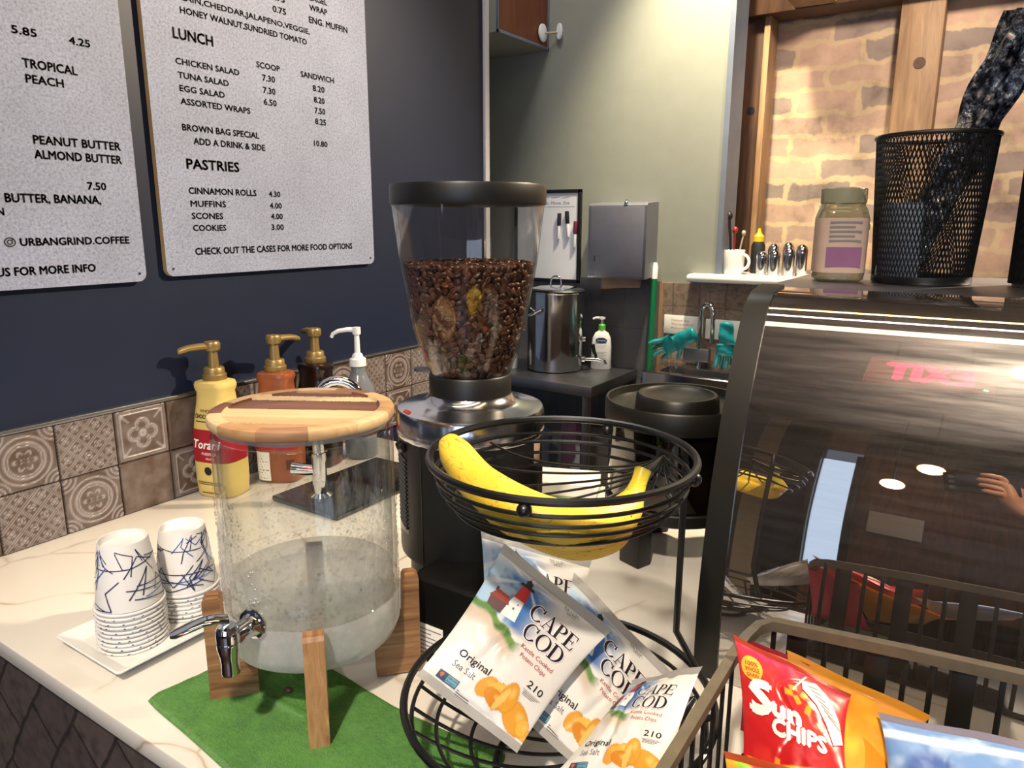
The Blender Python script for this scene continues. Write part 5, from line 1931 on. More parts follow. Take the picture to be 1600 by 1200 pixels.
mb = MB(); band(mb, [rel(p) for p in ((-.157, .375, .94), (.25, .375, .94))], .04, .004); mb.build('front_lip', M['blackframe'], rk)

def paint_flat(main, second, third):
    def f(u, v):
        c = np.ones(u.shape + (3,)) * L3(main)
        n = fnoise(u * 4, v * 4, 17, 3)
        c = mixc(c, L3(second), smoothstep(.45, .7, n + .25 * (v - .5)))
        c = mixc(c, L3(third), smoothstep(.1, .04, v))
        return c
    return f
def paint_red(u, v):
    c = np.ones(u.shape + (3,)) * L3('#c01f26')
    n = fnoise(u * 4, v * 4, 23, 3)
    c = mixc(c, L3('#a3265e'), smoothstep(.45, .05, v + .25 * u) * .9)
    c = mixc(c, L3('#d8382f'), smoothstep(.5, .7, n) * .7)
    for i, (a, b) in enumerate(((.48, .36), (.56, .40), (.62, .33), (.70, .40), (.78, .55), (.66, .46), (.52, .30), (.6, .95), (.35, .93))):
        d = np.maximum(np.abs((u - a) * cos(i) + (v - b) * sin(i)) / .038, np.abs(-(u - a) * sin(i) + (v - b) * cos(i)) / .026)
        c = mixc(c, L3('#f0992e'), smoothstep(1.1, .9, d))
    c = mixc(c, L3('#e8c03a'), smoothstep(.03, .02, np.abs(v - .93 - .03 * np.sin(u * 5))) * smoothstep(.02, .08, u))
    return c
def ext(c, k):
    TL, TR, BR, BL = [Vector(p) for p in c]
    return [TL, TR, TR + (BR - TR) * k, TL + (BL - TL) * k]
GRP = 'multigrain and snack bags in the rack'
rb = Bag('snack_bag', 'red wholegrain snack bag standing at the corner of the rack', ext([(-0.161, 0.606, 1.088), (-0.061, 0.610, 1.064), (-0.046, 0.510, 1.049), (-0.123, 0.520, 1.027)], 1.0), .012, paint_red, GRP, 3, seal=(.05, .03))
k = UV(1); k.write('S', .10, .60, .26, .20, bold=.06); k.write('un', .315, .60, .15, .27, bold=.06, slope=.1); k.write('CHIPS', .31, .745, .125, .52, bold=.05, slope=.03); rb.lay(k, 'lettering', M['inkwhite'], .001)
k = UV(1); k.disc(.13, .25, .105, .105, 24); rb.lay(k, 'round_badge', pm('badge_yellow', '#e9b936', .4), .0009)
k = UV(1); k.write('100%', .07, .235, .04, .12, bold=.02); k.write('WHOLE', .06, .285, .04, .14, bold=.02); k.write('GRAIN', .07, .33, .035, .12, bold=.02); rb.lay(k, 'badge_lettering', M['inkred'], .0012)
k = UV(1)
cp = [(.60, .17), (.72, .12), (.86, .24), (.95, .42), (.985, .60), (.90, .66), (.83, .50), (.74, .36), (.61, .27)]
k.poly(cp); rb.lay(k, 'cream_panel', pm('cream_print', '#e6e0d2', .45), .0009)
k = UV(1)
for q in range(7):
    k.line(.66 + .03 * q, .20 + .035 * q, .75 + .035 * q, .19 + .05 * q, .012)
rb.lay(k, 'fine_print', M['inkgrey'], .0012)
k = UV(1); k.line(.52, .33, .64, .09, .016); rb.lay(k, 'cream_stripe', pm('cream_stripe', '#f0d9b8', .45), .0009)
Bag('snack_bag', 'magenta topped red snack bag tucked behind the red one', [(-0.162, 0.628, 1.076), (-0.099, 0.632, 1.066), (-0.08, 0.610, 0.99), (-0.150, 0.612, 0.99)], .006, paint_flat('#b02a63', '#c43a3a', '#e07a3a'), GRP, 5, nu=40, nv=40)
ob = Bag('snack_bag', 'orange and yellow snack bag behind the red one', ext([(-0.120, 0.635, 1.071), (-0.003, 0.638, 1.050), (-0.022, 0.540, 1.021), (-0.097, 0.532, 1.003)], 1.2), .012, paint_flat('#e0952a', '#efb53c', '#d87f22'), GRP, 7, nu=60, nv=60)
k = UV(1); k.write('n', .62, .80, .2, .17, bold=.08); k.write('n', .80, .84, .12, .1, bold=.08); ob.lay(k, 'lettering', M['inkwhite'], .001)
def paint_blue(u, v):
    c = np.ones(u.shape + (3,)) * L3('#6c90c6')
    n = fnoise(u * 6, v * 5, 13, 3)
    c = mixc(c, L3('#9db8dc'), smoothstep(.5, .7, n))
    c = mixc(c, L3('#3f589e'), smoothstep(.03, .0, np.abs(v - .55)) * .0 + smoothstep(.2, .12, np.hypot(u - .28, (v - .5) * .8)) * .8)
    c = mixc(c, L3('#dfe6ee'), smoothstep(.05, .02, np.abs(v - .17 - .03 * np.sin(u * 4))))
    c = mixc(c, L3('#e09a3a'), smoothstep(.72, .78, v + .04 * np.sin(u * 9)))
    return c
Bag('snack_bag', 'blue snack bag lying across the open side of the rack', ext([(-0.040, 0.600, 1.062), (0.085, 0.605, 1.078), (0.070, 0.510, 1.058), (-0.020, 0.510, 1.030)], 1.1), .009, paint_blue, GRP, 9, nu=70, nv=60)
def paint_low(u, v):
    c = np.ones(u.shape + (3,)) * L3('#c8262a')
    c = mixc(c, L3('#e35a44'), smoothstep(.5, .7, fnoise(u * 4, v * 5, 3, 3)))
    c = mixc(c, L3('#e3a63a'), smoothstep(.16, .1, u))
    d = np.abs(v - .05 - .9 * (u - .08)) - .11 * (1 - np.clip(np.abs(u - .3) / .35, 0, 1))
    c = mixc(c, L3('#8fbf3a'), smoothstep(.02, -.02, d) * smoothstep(.05, .1, u) * smoothstep(.66, .55, u))
    return c
Bag('snack_bag', 'red snack bag with a green leaf print, lowest in the rack', ext([(-0.134, 0.500, 1.052), (-0.033, 0.500, 1.066), (-0.024, 0.450, 1.050), (-0.113, 0.450, 1.010)], 1.3), .012, paint_low, GRP, 11, nu=70, nv=50)
# ------------------------------------------------------------------ kitchen corner at the back wall
TZ = 0.872
tbl = thing('steel_table', 'stainless steel work table carrying the stock pot', 'table', (-1.75, 2.49, 0))
mb = MB(); mb.rbox((0, 0, TZ - .02), (1.16, .40, .04), .004); mb.build('tabletop', M['steel_dull'], tbl)
for x, y in ((.54, -.16), (.54, .15), (-.54, -.16), (-.54, .15)):
    mb = MB(); mb.tube([(x, y, 0), (x, y, TZ - .04)], .019, 16); mb.build('leg', M['steel_dull'], tbl)
mb = MB(); mb.rbox((0, 0, .36), (1.1, .36, .02), .003); mb.build('undershelf', M['steel_dull'], tbl)
for lab, x, y, c, h, r in (('purple box on the shelf under the steel table', -1.36, 2.52, '#6b4f66', .30, 0), ('blue grey bucket on the shelf under the steel table', -1.49, 2.42, '#566380', .26, 1), ('white bottle on the shelf under the steel table', -1.27, 2.40, '#aab0b6', .24, 1)):
    nm = 'box' if r == 0 else ('bucket' if 'bucket' in lab else 'bottle')
    mb = MB()
    if nm == 'box':
        mb.rbox((0, 0, h / 2), (.07, .1, h), .004)
    elif nm == 'bucket':
        mb.lathe([(0, 0), (.06, 0), (.075, h - .02), (.08, h - .015), (.08, h), (.07, h), (.07, h - .03), (0, h - .04)], 32)
    else:
        mb.lathe([(0, 0), (.035, 0), (.036, .005), (.036, h * .6), (.016, h * .8), (.016, h), (0, h)], 28)
    o = mb.build(nm, pm(nm + '_colour', c, .4)); o.location = (x, y, .3705)
    tag(o, lab, nm)
pot = thing('stock_pot', 'tall shiny stainless stock pot with lid and spigot', 'stock pot', (-1.452, 2.515, TZ + .0005), R(0))
mb = MB()
mb.lathe([(0, 0), (.104, 0), (.110, .004), (.112, .012), (.112, .305), (.1145, .308), (.1145, .312), (.110, .313), (.109, .305), (.109, .02), (0, .015)], 72)
mb.build('pot_body', M['steel'], pot)
mb = MB(); mb.lathe([(.1155, .313), (.1165, .3155), (.110, .321), (.06, .331), (0, .334)], 64); ld = mb.build('lid', M['chrome'], pot)
mb = MB(); mb.tube([(-.024, 0, .331)] + [(.024 * -cos(pi * k / 10), 0, .335 + .034 * sin(pi * k / 10) ** .7) for k in range(11)] + [(.024, 0, .331)], .0038, 10); mb.build('lid_handle', M['chrome'], ld)
for a in (250, 70):
    c, s = cos(R(a)), sin(R(a))
    pts = []
    for k in range(11):
        q = -1 + 2 * k / 10
        rr = .111 + .034 * (1 - abs(q) ** 3)
        pts.append((c * rr - s * .045 * q, s * rr + c * .045 * q, .245 - .02 * (1 - q * q)))
    mb = MB(); mb.tube(pts, .0055, 12); mb.build('side_handle', M['chrome'], pot)
mb = MB()
d = Vector((.95, .30, 0)).normalized()
def al(r, z): return (d.x * r, d.y * r, z)
mb.tube([al(.110, .045), al(.122, .045), al(.123, .045), al(.175, .045), al(.20, .040), al(.205, .028)], [.013, .013, .0075, .0075, .007, .006], 16)
sg_ = mb.build('spigot', M['chrome'], pot)
mb = MB(); mb.tube([al(.165, .045), al(.165, .062), al(.158, .075), al(.152, .105)], [.006, .006, .007, .008], 12); mb.build('spigot_lever', M['black'], sg_)
mb = MB(); mb.tube([al(.110, .125), al(.124, .125)], .011, 16); mb.build('sight_fitting', M['chrome'], pot)
sbt = thing('small_bottle', 'tiny white squeeze bottle behind the hopper on the steel table', 'bottle', (-1.60, 2.43, TZ + .0005))
mb = MB(); mb.lathe([(0, 0), (.019, 0), (.02, .003), (.02, .05), (.012, .064), (.0, .064)], 24); mb.build('bottle', M['whiteplastic'], sbt)
mb = MB(); mb.lathe([(0, .063), (.009, .063), (.006, .08), (.003, .092), (0, .092)], 20); mb.build('tip', M['whiteplastic'], sbt)
lo = thing('lotion_bottle', 'white lotion pump bottle with green collar beside the stock pot', 'lotion bottle', (-1.298, 2.62, TZ + .0005), R(22))
mb = MB(); mb.loft([se(a, b, z, 3) for z, a, b in ((0, .038, .022), (.004, .041, .024), (.09, .0395, .024), (.125, .036, .022), (.145, .026, .018), (.152, .014, .013), (.158, .013, .013))]); mb.build('bottle', M['whiteplastic'], lo)
mb = MB(); mb.lathe([(0, .157), (.0145, .157), (.0145, .176), (.011, .180), (0, .18)], 24); mb.build('collar', pm('leaf_green', '#5fc244', .35), lo)
mb = MB(); mb.lathe([(0, .178), (.005, .178), (.005, .198), (.013, .199), (.013, .208), (0, .209)], 20); mb.tube([(0, 0, .203), (-.025, 0, .204), (-.036, 0, .199)], [.006, .005, .0045], 10); mb.build('pump', M['whiteplastic'], lo)
ik = Ink(); ik.disc(0, .117, .023, .011, 28); ik.lay('oval_logo', pm('deep_blue_oval', '#1c2f6b', .4), lo, lambda a, b: (a, -.0241, b))
ik = Ink(); ik.text('Cetaphil', 0, .114, .0065, width=.034, align='C', bold=.02); ik.lay('logo_lettering', M['inkwhite'], lo, lambda a, b: (a, -.0246, b))
ik = Ink(); ik.text('MOISTURIZING', 0, .094, .004, width=.040, align='C'); ik.text('LOTION', 0, .087, .004, width=.022, align='C'); ik.lay('green_lettering', pm('soft_green_ink', '#7fae6a', .5), lo, lambda a, b: (a, -.0247, b))
ik = Ink()
for q in range(5):
    ik.rect(-.022, .045 + q * .006, .022 - (q % 2) * .01, .047 + q * .006)
ik.lay('fine_print', pm('faint_grey_ink', '#b4b8bb', .5), lo, lambda a, b: (a, -.0247, b))

ptd = thing('towel_dispenser', 'grey steel paper towel dispenser on the back wall', 'paper towel dispenser', (-1.234, 2.70, 1.225))
mb = MB()
prof = [(0, .02), (-.105, .012), (-.108, .018), (-.108, .285), (-.1, .293), (0, .300)]
mb.prism(prof, -.121, .121, lambda a, b, h: (h, a, b)); mb.build('housing', M['dispenser'], ptd)
mb = MB(); mb.rbox((0, -.109, .15), (.224, .004, .262), .0015); mb.build('front_door', M['dispenser'], ptd)
mb = MB(); mb.ball((.035, -.106, .294), .008, 12, 8); mb.rbox((.035, -.1, .300), (.008, .012, .014), .002); mb.build('lock', M['chrome'], ptd)
mb = MB(); mb.rbox((-.09, -.1115, .085), (.003, .002, .022)); mb.build('slot', M['inkblack'], ptd)
pt = MB(); 
n = 14
vs, fs = [], []
for j in range(8):
    for i in range(n + 1):
        u = i / n; v = j / 7
        vs.append((-.085 + .175 * u + .006 * v * (1 - u), -.06 - .01 * sin(u * 9) * v - .012 * v, .018 - .052 * v * (1 - .25 * u)))
for j in range(7):
    for i in range(n):
        a = j * (n + 1) + i
        fs.append((a, a + 1, a + n + 2, a + n + 1))
pt.add(vs, fs)
o = pt.build('paper_towel', M['brownpaper']); o.location = ptd.location
sm = o.modifiers.new('thickness', 'SOLIDIFY'); sm.thickness = .0012
tag(o, 'brown paper towel end hanging from the steel dispenser', 'paper towel')

wbd = thing('whiteboard', 'small whiteboard with black frame on the back wall', 'whiteboard', (-1.60, 2.70, 1.203))
mb = MB(); mb.rbox((0, -.006, .187), (.30, .010, .36), 0); mb.build('panel', pm('whiteboard_white', '#dfe2ee', .2, var=.01), wbd)
mb = MB()
for x in (-.152, .152):
    mb.rbox((x, -.008, .187), (.014, .016, .375), .002)
for z in (.006, .368):
    mb.rbox((0, -.008, z), (.318, .016, .014), .002)
mb.build('frame', M['black'], wbd)
ik = Ink(); ik.text('Eat. Move. Eve', -.02, .316, .013, width=.125, shear=.2); ik.rect(-.02, .306, .13, .3072)
for q in range(3):
    ik.line(-.03 + .05 * q, .345 - .002 * q, .01 + .05 * q, .346, .0016)
ik.lay('handwriting', M['inkgrey'], wbd, lambda a, b: (a, -.0115, b))
for lab, x, z, tilt, c in (('dry marker with black cap, leftmost on the whiteboard', -1.538, 1.43, 2, '#24262a'), ('dry marker with black cap, middle one on the whiteboard', -1.497, 1.438, -5, '#141416'), ('dry marker with maroon cap near the whiteboard frame', -1.462, 1.398, 2, '#64263e')):
    mk = thing('marker', lab, 'marker', (x, 2.681, z), group='markers on the whiteboard')
    mk.rotation_euler = (0, R(tilt), 0)
    mb = MB(); mb.lathe([(0, .004), (.0075, .004), (.008, .006), (.0085, .05), (.007, .054), (0, .054)], 16); mb.build('cap', pm('marker_cap', c, .4), mk)
    mb = MB(); mb.lathe([(0, -.05), (.005, -.05), (.0065, -.046), (.0065, .005), (0, .005)], 16); mb.build('barrel', M['whiteplastic'], mk)

cab = thing('wall_cabinet', 'brown wooden wall cabinet with grey edging, above the whiteboard', 'wall cabinet', (-1.613, 2.70, 2.114))
mb = MB(); mb.rbox((-.29, -.18, .375), (.578, .358, .745)); mb.build('carcass', M['greywall'], cab)
mb = MB(); mb.rbox((.003, -.18, .38), (.004, .335, .735)); mb.build('side_panel', M['cabwood'], cab)
mb = MB(); mb.rbox((.003, -.18, .006), (.008, .36, .012), .001); mb.rbox((.003, -.004, .37), (.008, .008, .74), .001); mb.rbox((.003, -.356, .37), (.008, .008, .74), .001); mb.build('edging', M['bluetrim'], cab)
lt = thing('cabinet_lock', 'pair of white lock discs joined by a strap at the cabinet corner', 'lock', (-1.604, 2.64, 2.168))
mb = MB(); mb.T = Matrix.Rotation(R(90), 4, 'Y'); mb.lathe([(0, 0), (.027, 0), (.029, .003), (.028, .008), (.02, .011), (0, .012)], 32, sx=1.15); mb.build('disc', M['whiteplastic'], lt)
mb = MB(); mb.T = Matrix.Translation((.055, .048, .008)) @ Matrix.Rotation(R(90), 4, 'X') @ Matrix.Rotation(R(-20), 4, 'Y'); mb.lathe([(0, 0), (.017, 0), (.018, .003), (.017, .009), (0, .011)], 32, sx=.8, sy=1.7); mb.build('disc', M['whiteplastic'], lt)
mb = MB(); mb.tube([(.008, .004, 0), (.03, .03, .003), (.05, .046, .006)], .004, 10); mb.build('strap', pm('ivory_strap', '#b5a98c', .4), lt)

# ------------------------------------------------------------------ hand sink
sk = thing('hand_sink', 'small stainless hand sink on the back wall', 'sink', (-0.87, 2.58, 0.915))
mb = MB()
o_, i_ = (-.19, -.115, .19, .108), (-.14, -.075, .14, .05)
def rc(b, z, r): return [(a, c, z) for a, c in rrect(*b, r)]
mb.loft([rc(o_, -.05, .01), rc(o_, -.003, .01), rc((-.187, -.112, .187, .105), 0, .01), rc(i_, -.002, .03), rc((-.13, -.065, .13, .04), -.10, .03), rc((-.02, -.02, .02, .02), -.11, .01)], caps=True)
mb.build('basin', M['steel'], sk)
mb = MB(); mb.lathe([(0, -.1), (.012, -.1), (.012, .002), (0, .002)], 20, (-.04, .08, 0))
mb.tube([(-.04, .08, 0), (-.04, .08, .20)] + [(-.04 + .028 * (1 - cos(pi * k / 10)), .08 - .03 * (1 - cos(pi * k / 10)) / 2, .20 + .04 * sin(pi * k / 10)) for k in range(1, 11)] + [(.016, .05, .10)], .009, 14); mb.build('faucet', M['chrome'], sk)
mb = MB(); mb.rbox((-.05, .085, .045), (.1, .03, .05), .004); mb.build('faucet_body', M['steel_dull'], sk)
for lab, x0, x1, z0, z1, txt in (('white hand washing notice above the sink, nearest the green broom', -1.065, -.93, 1.028, 1.10, ('Employees Must', 'Wash Hands Before', 'Returning')), ('white notice behind the sink tap, farther from the broom', -.90, -.72, 1.02, 1.095, ())):
    no = thing('notice', lab, 'notice', ((x0 + x1) / 2, 2.688, z0))
    w_ = (x1 - x0) / 2
    mb = MB(); mb.rbox((0, 0, (z1 - z0) / 2), (2 * w_, .003, z1 - z0), .0008); mb.build('card', M['paper'], no)
    if txt:
        ik = Ink()
        for q, s_ in enumerate(txt):
            ik.text(s_, -w_ + .03, .05 - q * .015, .008, width=.088 if q == 1 else .07)
        ik.lay('lettering', pm('faded_red_ink', '#c98b72', .6), no, lambda a, b: (a, -.002, b))
GLV = pm('teal_rubber', '#138a93', .4, var=.1, vs=30)
def glove(label, loc, rotz, tilt, spread, s=1.0):
    """a rubber glove hanging by its cuff: crumpled cuff, palm, four fingers and a thumb, as one skin"""
    me = bpy.data.meshes.new('glove_cage')
    V, E, Rr = [(0, 0, .05), (0, 0, .01), (0, 0, -.03), (0, 0, -.065)], [(0, 1), (1, 2), (2, 3)], [.034, .028, .032, .036]
    for k, (x, l, b) in enumerate(((-.027, .055, -.10), (-.010, .065, .12), (.009, .062, -.06), (.027, .05, .16))):
        n0 = len(V)
        V += [(x, 0, -.085), (x * (1 + spread), b * .08, -.085 - l * .5), (x * (1 + spread * 1.3), b * .2, -.085 - l)]
        Rr += [.0145, .0135, .0115]
        E += [(3, n0), (n0, n0 + 1), (n0 + 1, n0 + 2)]
    n0 = len(V)
    V += [(.045, .01, -.05), (.062, .02, -.075)]; Rr += [.015, .012]; E += [(2, n0), (n0, n0 + 1)]
    V = [(a * s, b * s, c * s) for a, b, c in V]
    me.from_pydata(V, E, [])
    o = bpy.data.objects.new('rubber_glove', me)
    COL.objects.link(o)
    m_ = o.modifiers.new('skin', 'SKIN')
    for i, v in enumerate(me.skin_vertices[0].data):
        v.radius = (Rr[i] * s, Rr[i] * s * .62)
        v.use_root = i == 0
    o.modifiers.new('sub', 'SUBSURF').levels = 2
    o.modifiers['sub'].render_levels = 2
    dg = bpy.context.evaluated_depsgraph_get(); dg.update()
    me2 = bpy.data.meshes.new_from_object(o.evaluated_get(dg))
    o.modifiers.clear()
    o.data = me2
    me2.materials.clear(); me2.materials.append(GLV)
    for v in me2.vertices:
        w_ = .0035 * sin(v.co.z * 110 + v.co.x * 60) * (1 if v.co.z > -.08 else .1)
        v.co.y += w_; v.co.x += .0012 * sin(v.co.z * 120)
    me2.shade_smooth()
    o.location = loc; o.rotation_euler = (tilt, 0, rotz)
    return tag(o, label, 'rubber glove', 'teal rubber gloves on the sink tap')
g1 = glove('teal rubber glove draped over the sink tap, fingers towards the broom', (-.935, 2.575, 1.035), 0, 0, .25)
g1.rotation_euler = (R(10), R(62), R(8))
g2 = glove('teal rubber glove hanging fingers down behind the display case edge', (-.805, 2.635, 1.055), R(15), R(2), .1, .92)

brm = thing('broom', 'green broom handle with white tip leaning on the back wall', 'broom', (-1.078, 2.60, 0))
mb = MB(); mb.tube([(.012, -.06, .14), (-.03, .075, 1.235)], .0115, 16); mb.build('handle', pm('deep_green_metal', '#0d6b41', .3), brm)
mb = MB(); mb.tube([(-.030, .075, 1.235), (-.0316, .0805, 1.28), (-.0322, .0825, 1.297)], [.0125, .0125, .008], 16); mb.build('tip', M['whiteplastic'], brm)
mb = MB(); mb.rbox((.014, -.07, .13), (.26, .05, .04), .01); mb.build('head', M['black'], brm)
mb = MB(); mb.rbox((.014, -.07, .056), (.27, .045, .112), .008); mb.build('bristles', pm('bristle_grey', '#5a5a58', .9), brm)

# ------------------------------------------------------------------ ledge of the pass-through
LZ2 = OZ + .0005
mg = thing('mug', 'white mug of utensils on the ledge', 'mug', (-0.828, 2.745, LZ2), R(-20))
mb = MB(); mb.lathe([(0, 0), (.034, 0), (.037, .004), (.039, .085), (.0385, .088), (.036, .087), (.034, .006), (0, .006)], 40); mb.build('body', M['white'], mg)
mb = MB(); mb.tube([(.037, 0, .072)] + [(.037 + .03 * sin(pi * k / 10), 0, .045 + .027 * cos(pi * k / 10)) for k in range(1, 10)] + [(.037, 0, .018)], .0055, 12); mb.build('handle', M['white'], mg)
for lab, dx, dy, c, top, r in (('dark slotted utensil standing in the white mug', -.016, .006, '#1d1512', .20, .005), ('red handled utensil standing in the white mug', .002, -.012, '#8c2a26', .15, .004), ('steel spoon standing in the white mug', .014, .010, '#b4a79a', .14, .003)):
    mb = MB(); mb.tube([(dx * .5, dy * .5, .008), (dx * 1.3, dy * 1.3, top * .7), (dx * 1.8, dy * 1.5, top)], [r * .7, r, r], 10)
    mb.ball((dx * 1.85, dy * 1.5, top + .008), r * 2.6, 12, 8, 1.3)
    o = mb.build('utensil', pm('utensil_colour', c, .4)); o.location = mg.location
    tag(o, lab, 'utensil', 'utensils in the mug')
sq = thing('squeeze_bottle', 'dark squeeze bottle with yellow cap behind the white mug', 'bottle', (-0.765, 2.83, LZ2))
mb = MB(); mb.lathe([(0, 0), (.024, 0), (.025, .004), (.025, .1), (.018, .118), (0, .118)], 28); mb.build('bottle', M['inkblack'], sq)
mb = MB(); mb.lathe([(0, .116), (.019, .116), (.019, .135), (.008, .148), (.004, .165), (0, .165)], 24); mb.build('cap', pm('yellow_cap', '#e6b41e', .35), sq)
shk = [('on the ledge nearest the mug', -.722, 2.73, .085), ('second from the mug', -.676, 2.72, .092), ('third from the mug', -.628, 2.73, .10), ('behind the first one', -.70, 2.80, .11), ('behind the second one', -.648, 2.80, .115), ('at the far end of the ledge', -.59, 2.75, .11)]
for i, (wh, x, y, h_) in enumerate(shk):
    s_ = thing('shaker', 'silver metal shaker ' + wh, 'shaker', (x, y, LZ2), group='metal shakers on the ledge')
    mb = MB(); mb.lathe([(0, 0), (.018, 0), (.019, .003), (.0195, h_ * .72), (0, h_ * .72)], 28); mb.build('body', M['steel'], s_)
    mb = MB(); mb.lathe([(0, h_ * .71), (.0205, h_ * .71), (.0205, h_ * .8), (.016, h_ * .93), (.008, h_), (0, h_)], 28); mb.build('cap', M['chrome'], s_)
st_ = box_obj('storage_tub', -0.50, -0.40, 2.76, 2.86, OZ + .0005, OZ + .16, pm('amber_tub', '#7c4526', .4), .006)
tag(st_, 'amber storage tub on the ledge behind the labelled jar', 'tub')
gt = box_obj('tub_lid', -0.505, -0.395, 2.755, 2.865, OZ + .161, OZ + .182, pm('green_lid', '#3f8f5a', .4), .004)
tag(gt, 'green lid lying on the amber storage tub', 'lid')

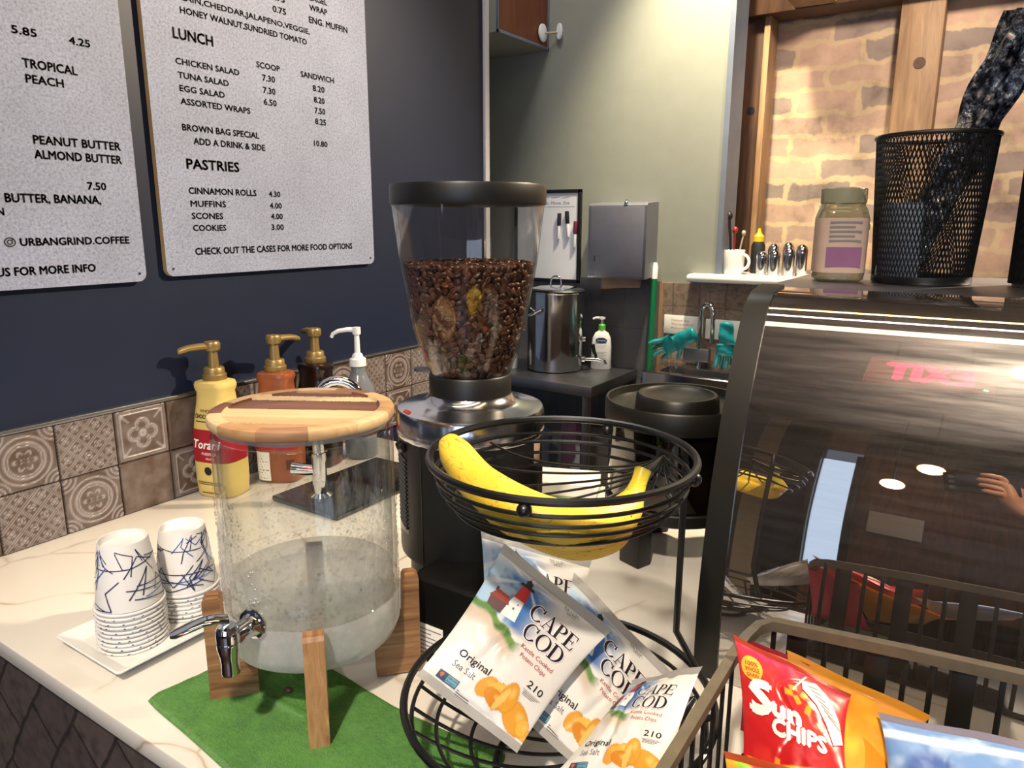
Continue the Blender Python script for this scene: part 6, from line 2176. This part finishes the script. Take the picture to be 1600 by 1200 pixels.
# ------------------------------------------------------------------ the photographer (only seen mirrored in the case)
def person():
    f = Vector((-sin(YAW), cos(YAW), 0)); r = Vector((cos(YAW), sin(YAW), 0))
    C = Vector((0, 0, 1.45))
    base = r * .20 - f * .46
    def P(a, b, z):                       # a to the right, b forward, from the body axis
        q = base + r * a + f * b
        return (q.x, q.y, z)
    V, Rr, E = [], [], []
    def add(p, rad, parent=None):
        V.append(p); Rr.append(rad)
        if parent is not None:
            E.append((parent, len(V) - 1))
        return len(V) - 1
    pel = add(P(0, 0, .92), (.15, .11))
    wst = add(P(0, 0, 1.06), (.135, .10), pel)
    ch = add(P(0, .0, 1.24), (.155, .115), wst)
    up = add(P(0, -.01, 1.36), (.13, .09), ch)
    nk = add(P(0, .0, 1.45), (.052, .052), up)
    hd = add(P(0, .02, 1.53), (.072, .085), nk)
    hd2 = add(P(0, .015, 1.63), (.078, .095), hd)
    add(P(0, .01, 1.68), (.045, .055), hd2)
    for s_ in (1, -1):
        h_ = add(P(.09 * s_, 0, .86), (.09, .095), pel)
        k_ = add(P(.10 * s_, .02, .48), (.06, .065), h_)
        a_ = add(P(.10 * s_, -.02, .09), (.042, .045), k_)
        add(P(.11 * s_, .10, .035), (.04, .032), a_)
    # arm whose hand hangs
    sh = add(P(-.17, 0, 1.36), (.06, .06), up)
    el = add(P(-.22, -.03, 1.08), (.045, .045), sh)
    wr = add(P(-.21, .08, .86), (.03, .03), el)
    pm_ = add(P(-.21, .10, .79), (.036, .02), wr)
    for k in range(4):
        q = add(P(-.235 + .018 * k, .12, .735), (.0095, .0095), pm_)
        add(P(-.235 + .018 * k, .125, .70 + .006 * abs(k - 1)), (.008, .008), q)
    # raised arm with the phone: hand grips the phone's edge
    sh = add(P(.17, 0, 1.36), (.06, .06), up)
    el = add(P(.24, .20, 1.18), (.045, .045), sh)
    ph = C + r * 0.035 - f * .022
    wq = C + r * 0.075 - f * .06 - Vector((0, 0, .075))
    wr = add(tuple(wq), (.029, .029), el)
    pl = C + r * 0.055 - f * .035 - Vector((0, 0, .02))
    palm = add(tuple(pl), (.034, .022), wr)
    for k in range(4):
        z = .030 - .021 * k
        a = C + r * 0.058 - f * .012 + Vector((0, 0, z))
        b = C + r * 0.038 - f * .000 + Vector((0, 0, z + .004))
        c = C + r * (.012 + .006 * abs(k - 1)) - f * .001 + Vector((0, 0, z + .006))
        q = add(tuple(a), (.0095, .0095), palm); q = add(tuple(b), (.009, .009), q); add(tuple(c), (.008, .008), q)
    q = add(tuple(C + r * 0.050 - f * .048 + Vector((0, 0, .015))), (.011, .011), palm)
    add(tuple(C + r * 0.015 - f * .036 + Vector((0, 0, .028))), (.009, .009), q)
    me = bpy.data.meshes.new('figure_cage')
    me.from_pydata(V, E, [])
    o = bpy.data.objects.new('person', me)
    COL.objects.link(o)
    o.modifiers.new('skin', 'SKIN')
    for i, v in enumerate(me.skin_vertices[0].data):
        v.radius = Rr[i]
        v.use_root = i == 0
    m_ = o.modifiers.new('sub', 'SUBSURF'); m_.levels = 2; m_.render_levels = 2
    dg = bpy.context.evaluated_depsgraph_get(); dg.update()
    me2 = bpy.data.meshes.new_from_object(o.evaluated_get(dg))
    o.modifiers.clear()
    o.data = me2
    me2.materials.clear()
    SK = pm('skin', '#b98468', .5); SW = pm('purple_sweater', '#5a4058', .8); TR = pm('dark_trousers', '#23252c', .8); HR = pm('dark_hair', '#2a1c16', .6); BT = pm('dark_shoe', '#151515', .5)
    for m in (SW, SK, TR, BT):
        me2.materials.append(m)
    for p in me2.polygons:
        c = p.center
        q = 0
        if c.z > 1.435 and (c - Vector(P(0, 0, c.z))).length < .16:
            q = 1
        elif (c - wq).length < .045 or (c - pl).length < .085 and (c - Vector(V[el])).length > .12:
            q = 1
        elif c.z < .86 and (c - Vector(P(-.21, .1, .77))).length < .1:
            q = 1
        elif c.z < .07:
            q = 3
        elif c.z < .93:
            q = 2
        p.material_index = q
    me2.shade_smooth()
    tag(o, 'person in a purple sweater raising a phone, mirrored in the display case', 'person')
    # face, hair, bands
    hc = Vector(P(0, .015, 1.62))
    def on(a, b, z):
        return Vector(P(a, b, z))
    mb = MB(); mb.ball(tuple(hc + Vector((0, 0, .015))), .098, 24, 16, 1.1); 
    vs = [Vector(v) for v in mb.v]
    keep = [f_ for f_ in mb.f if all((vs[i] - hc).dot(f) < .045 or vs[i].z > 1.66 for i in f_)]
    mb.f = keep; mb.mi = [0] * len(keep)
    mb.build('hair', HR, o)
    for s_ in (-.03, .03):
        mb = MB(); mb.ball(tuple(on(s_, .098, 1.60)), .0105, 12, 8); mb.build('eye', M['inkblack'], o)
        mb = MB(); mb.ball(tuple(on(s_ * 2.75, .0, 1.595)), .02, 12, 8, 1.4); mb.build('ear', SK, o)
    mb = MB(); mb.tube([tuple(on(0, .105, 1.60)), tuple(on(0, .122, 1.575)), tuple(on(0, .112, 1.565))], [.008, .012, .009], 10); mb.build('nose', SK, o)
    mb = MB(); mb.tube([tuple(on(-.022, .098, 1.535)), tuple(on(0, .104, 1.533)), tuple(on(.022, .098, 1.535))], .005, 8); mb.build('mouth', pm('lips', '#8f4f48', .5), o)
    ax = (Vector(V[el]) - wq).normalized()
    for s_ in (.025, .042):
        cq = wq + ax * s_
        X_ = ax.cross(Vector((0, 0, 1))).normalized(); Y_ = ax.cross(X_)
        mb = MB(); mb.tube([tuple(cq + X_ * .034 * cos(2 * pi * k / 24) + Y_ * .034 * sin(2 * pi * k / 24)) for k in range(24)], .005, 8, closed=True)
        mb.build('wristband', M['black'], o)
    phn = thing('phone', 'dark phone held up in front of the person', 'phone', tuple(C - _f * .018))
    phn.rotation_euler = _m.to_euler()
    mb = MB(); mb.rbox((0.01, -.0, 0), (.150, .074, .008), .0035); mb.build('body', M['blackgloss'], phn)
    mb = MB()
    for k in range(3):
        mb.lathe([(0, .0), (.0065, .0), (.0065, .0015), (0, .0015)], 20, (-.045, -.02 + .02 * k, -.0058))
    mb.build('camera_lens', M['steel_dull'], phn)
person()
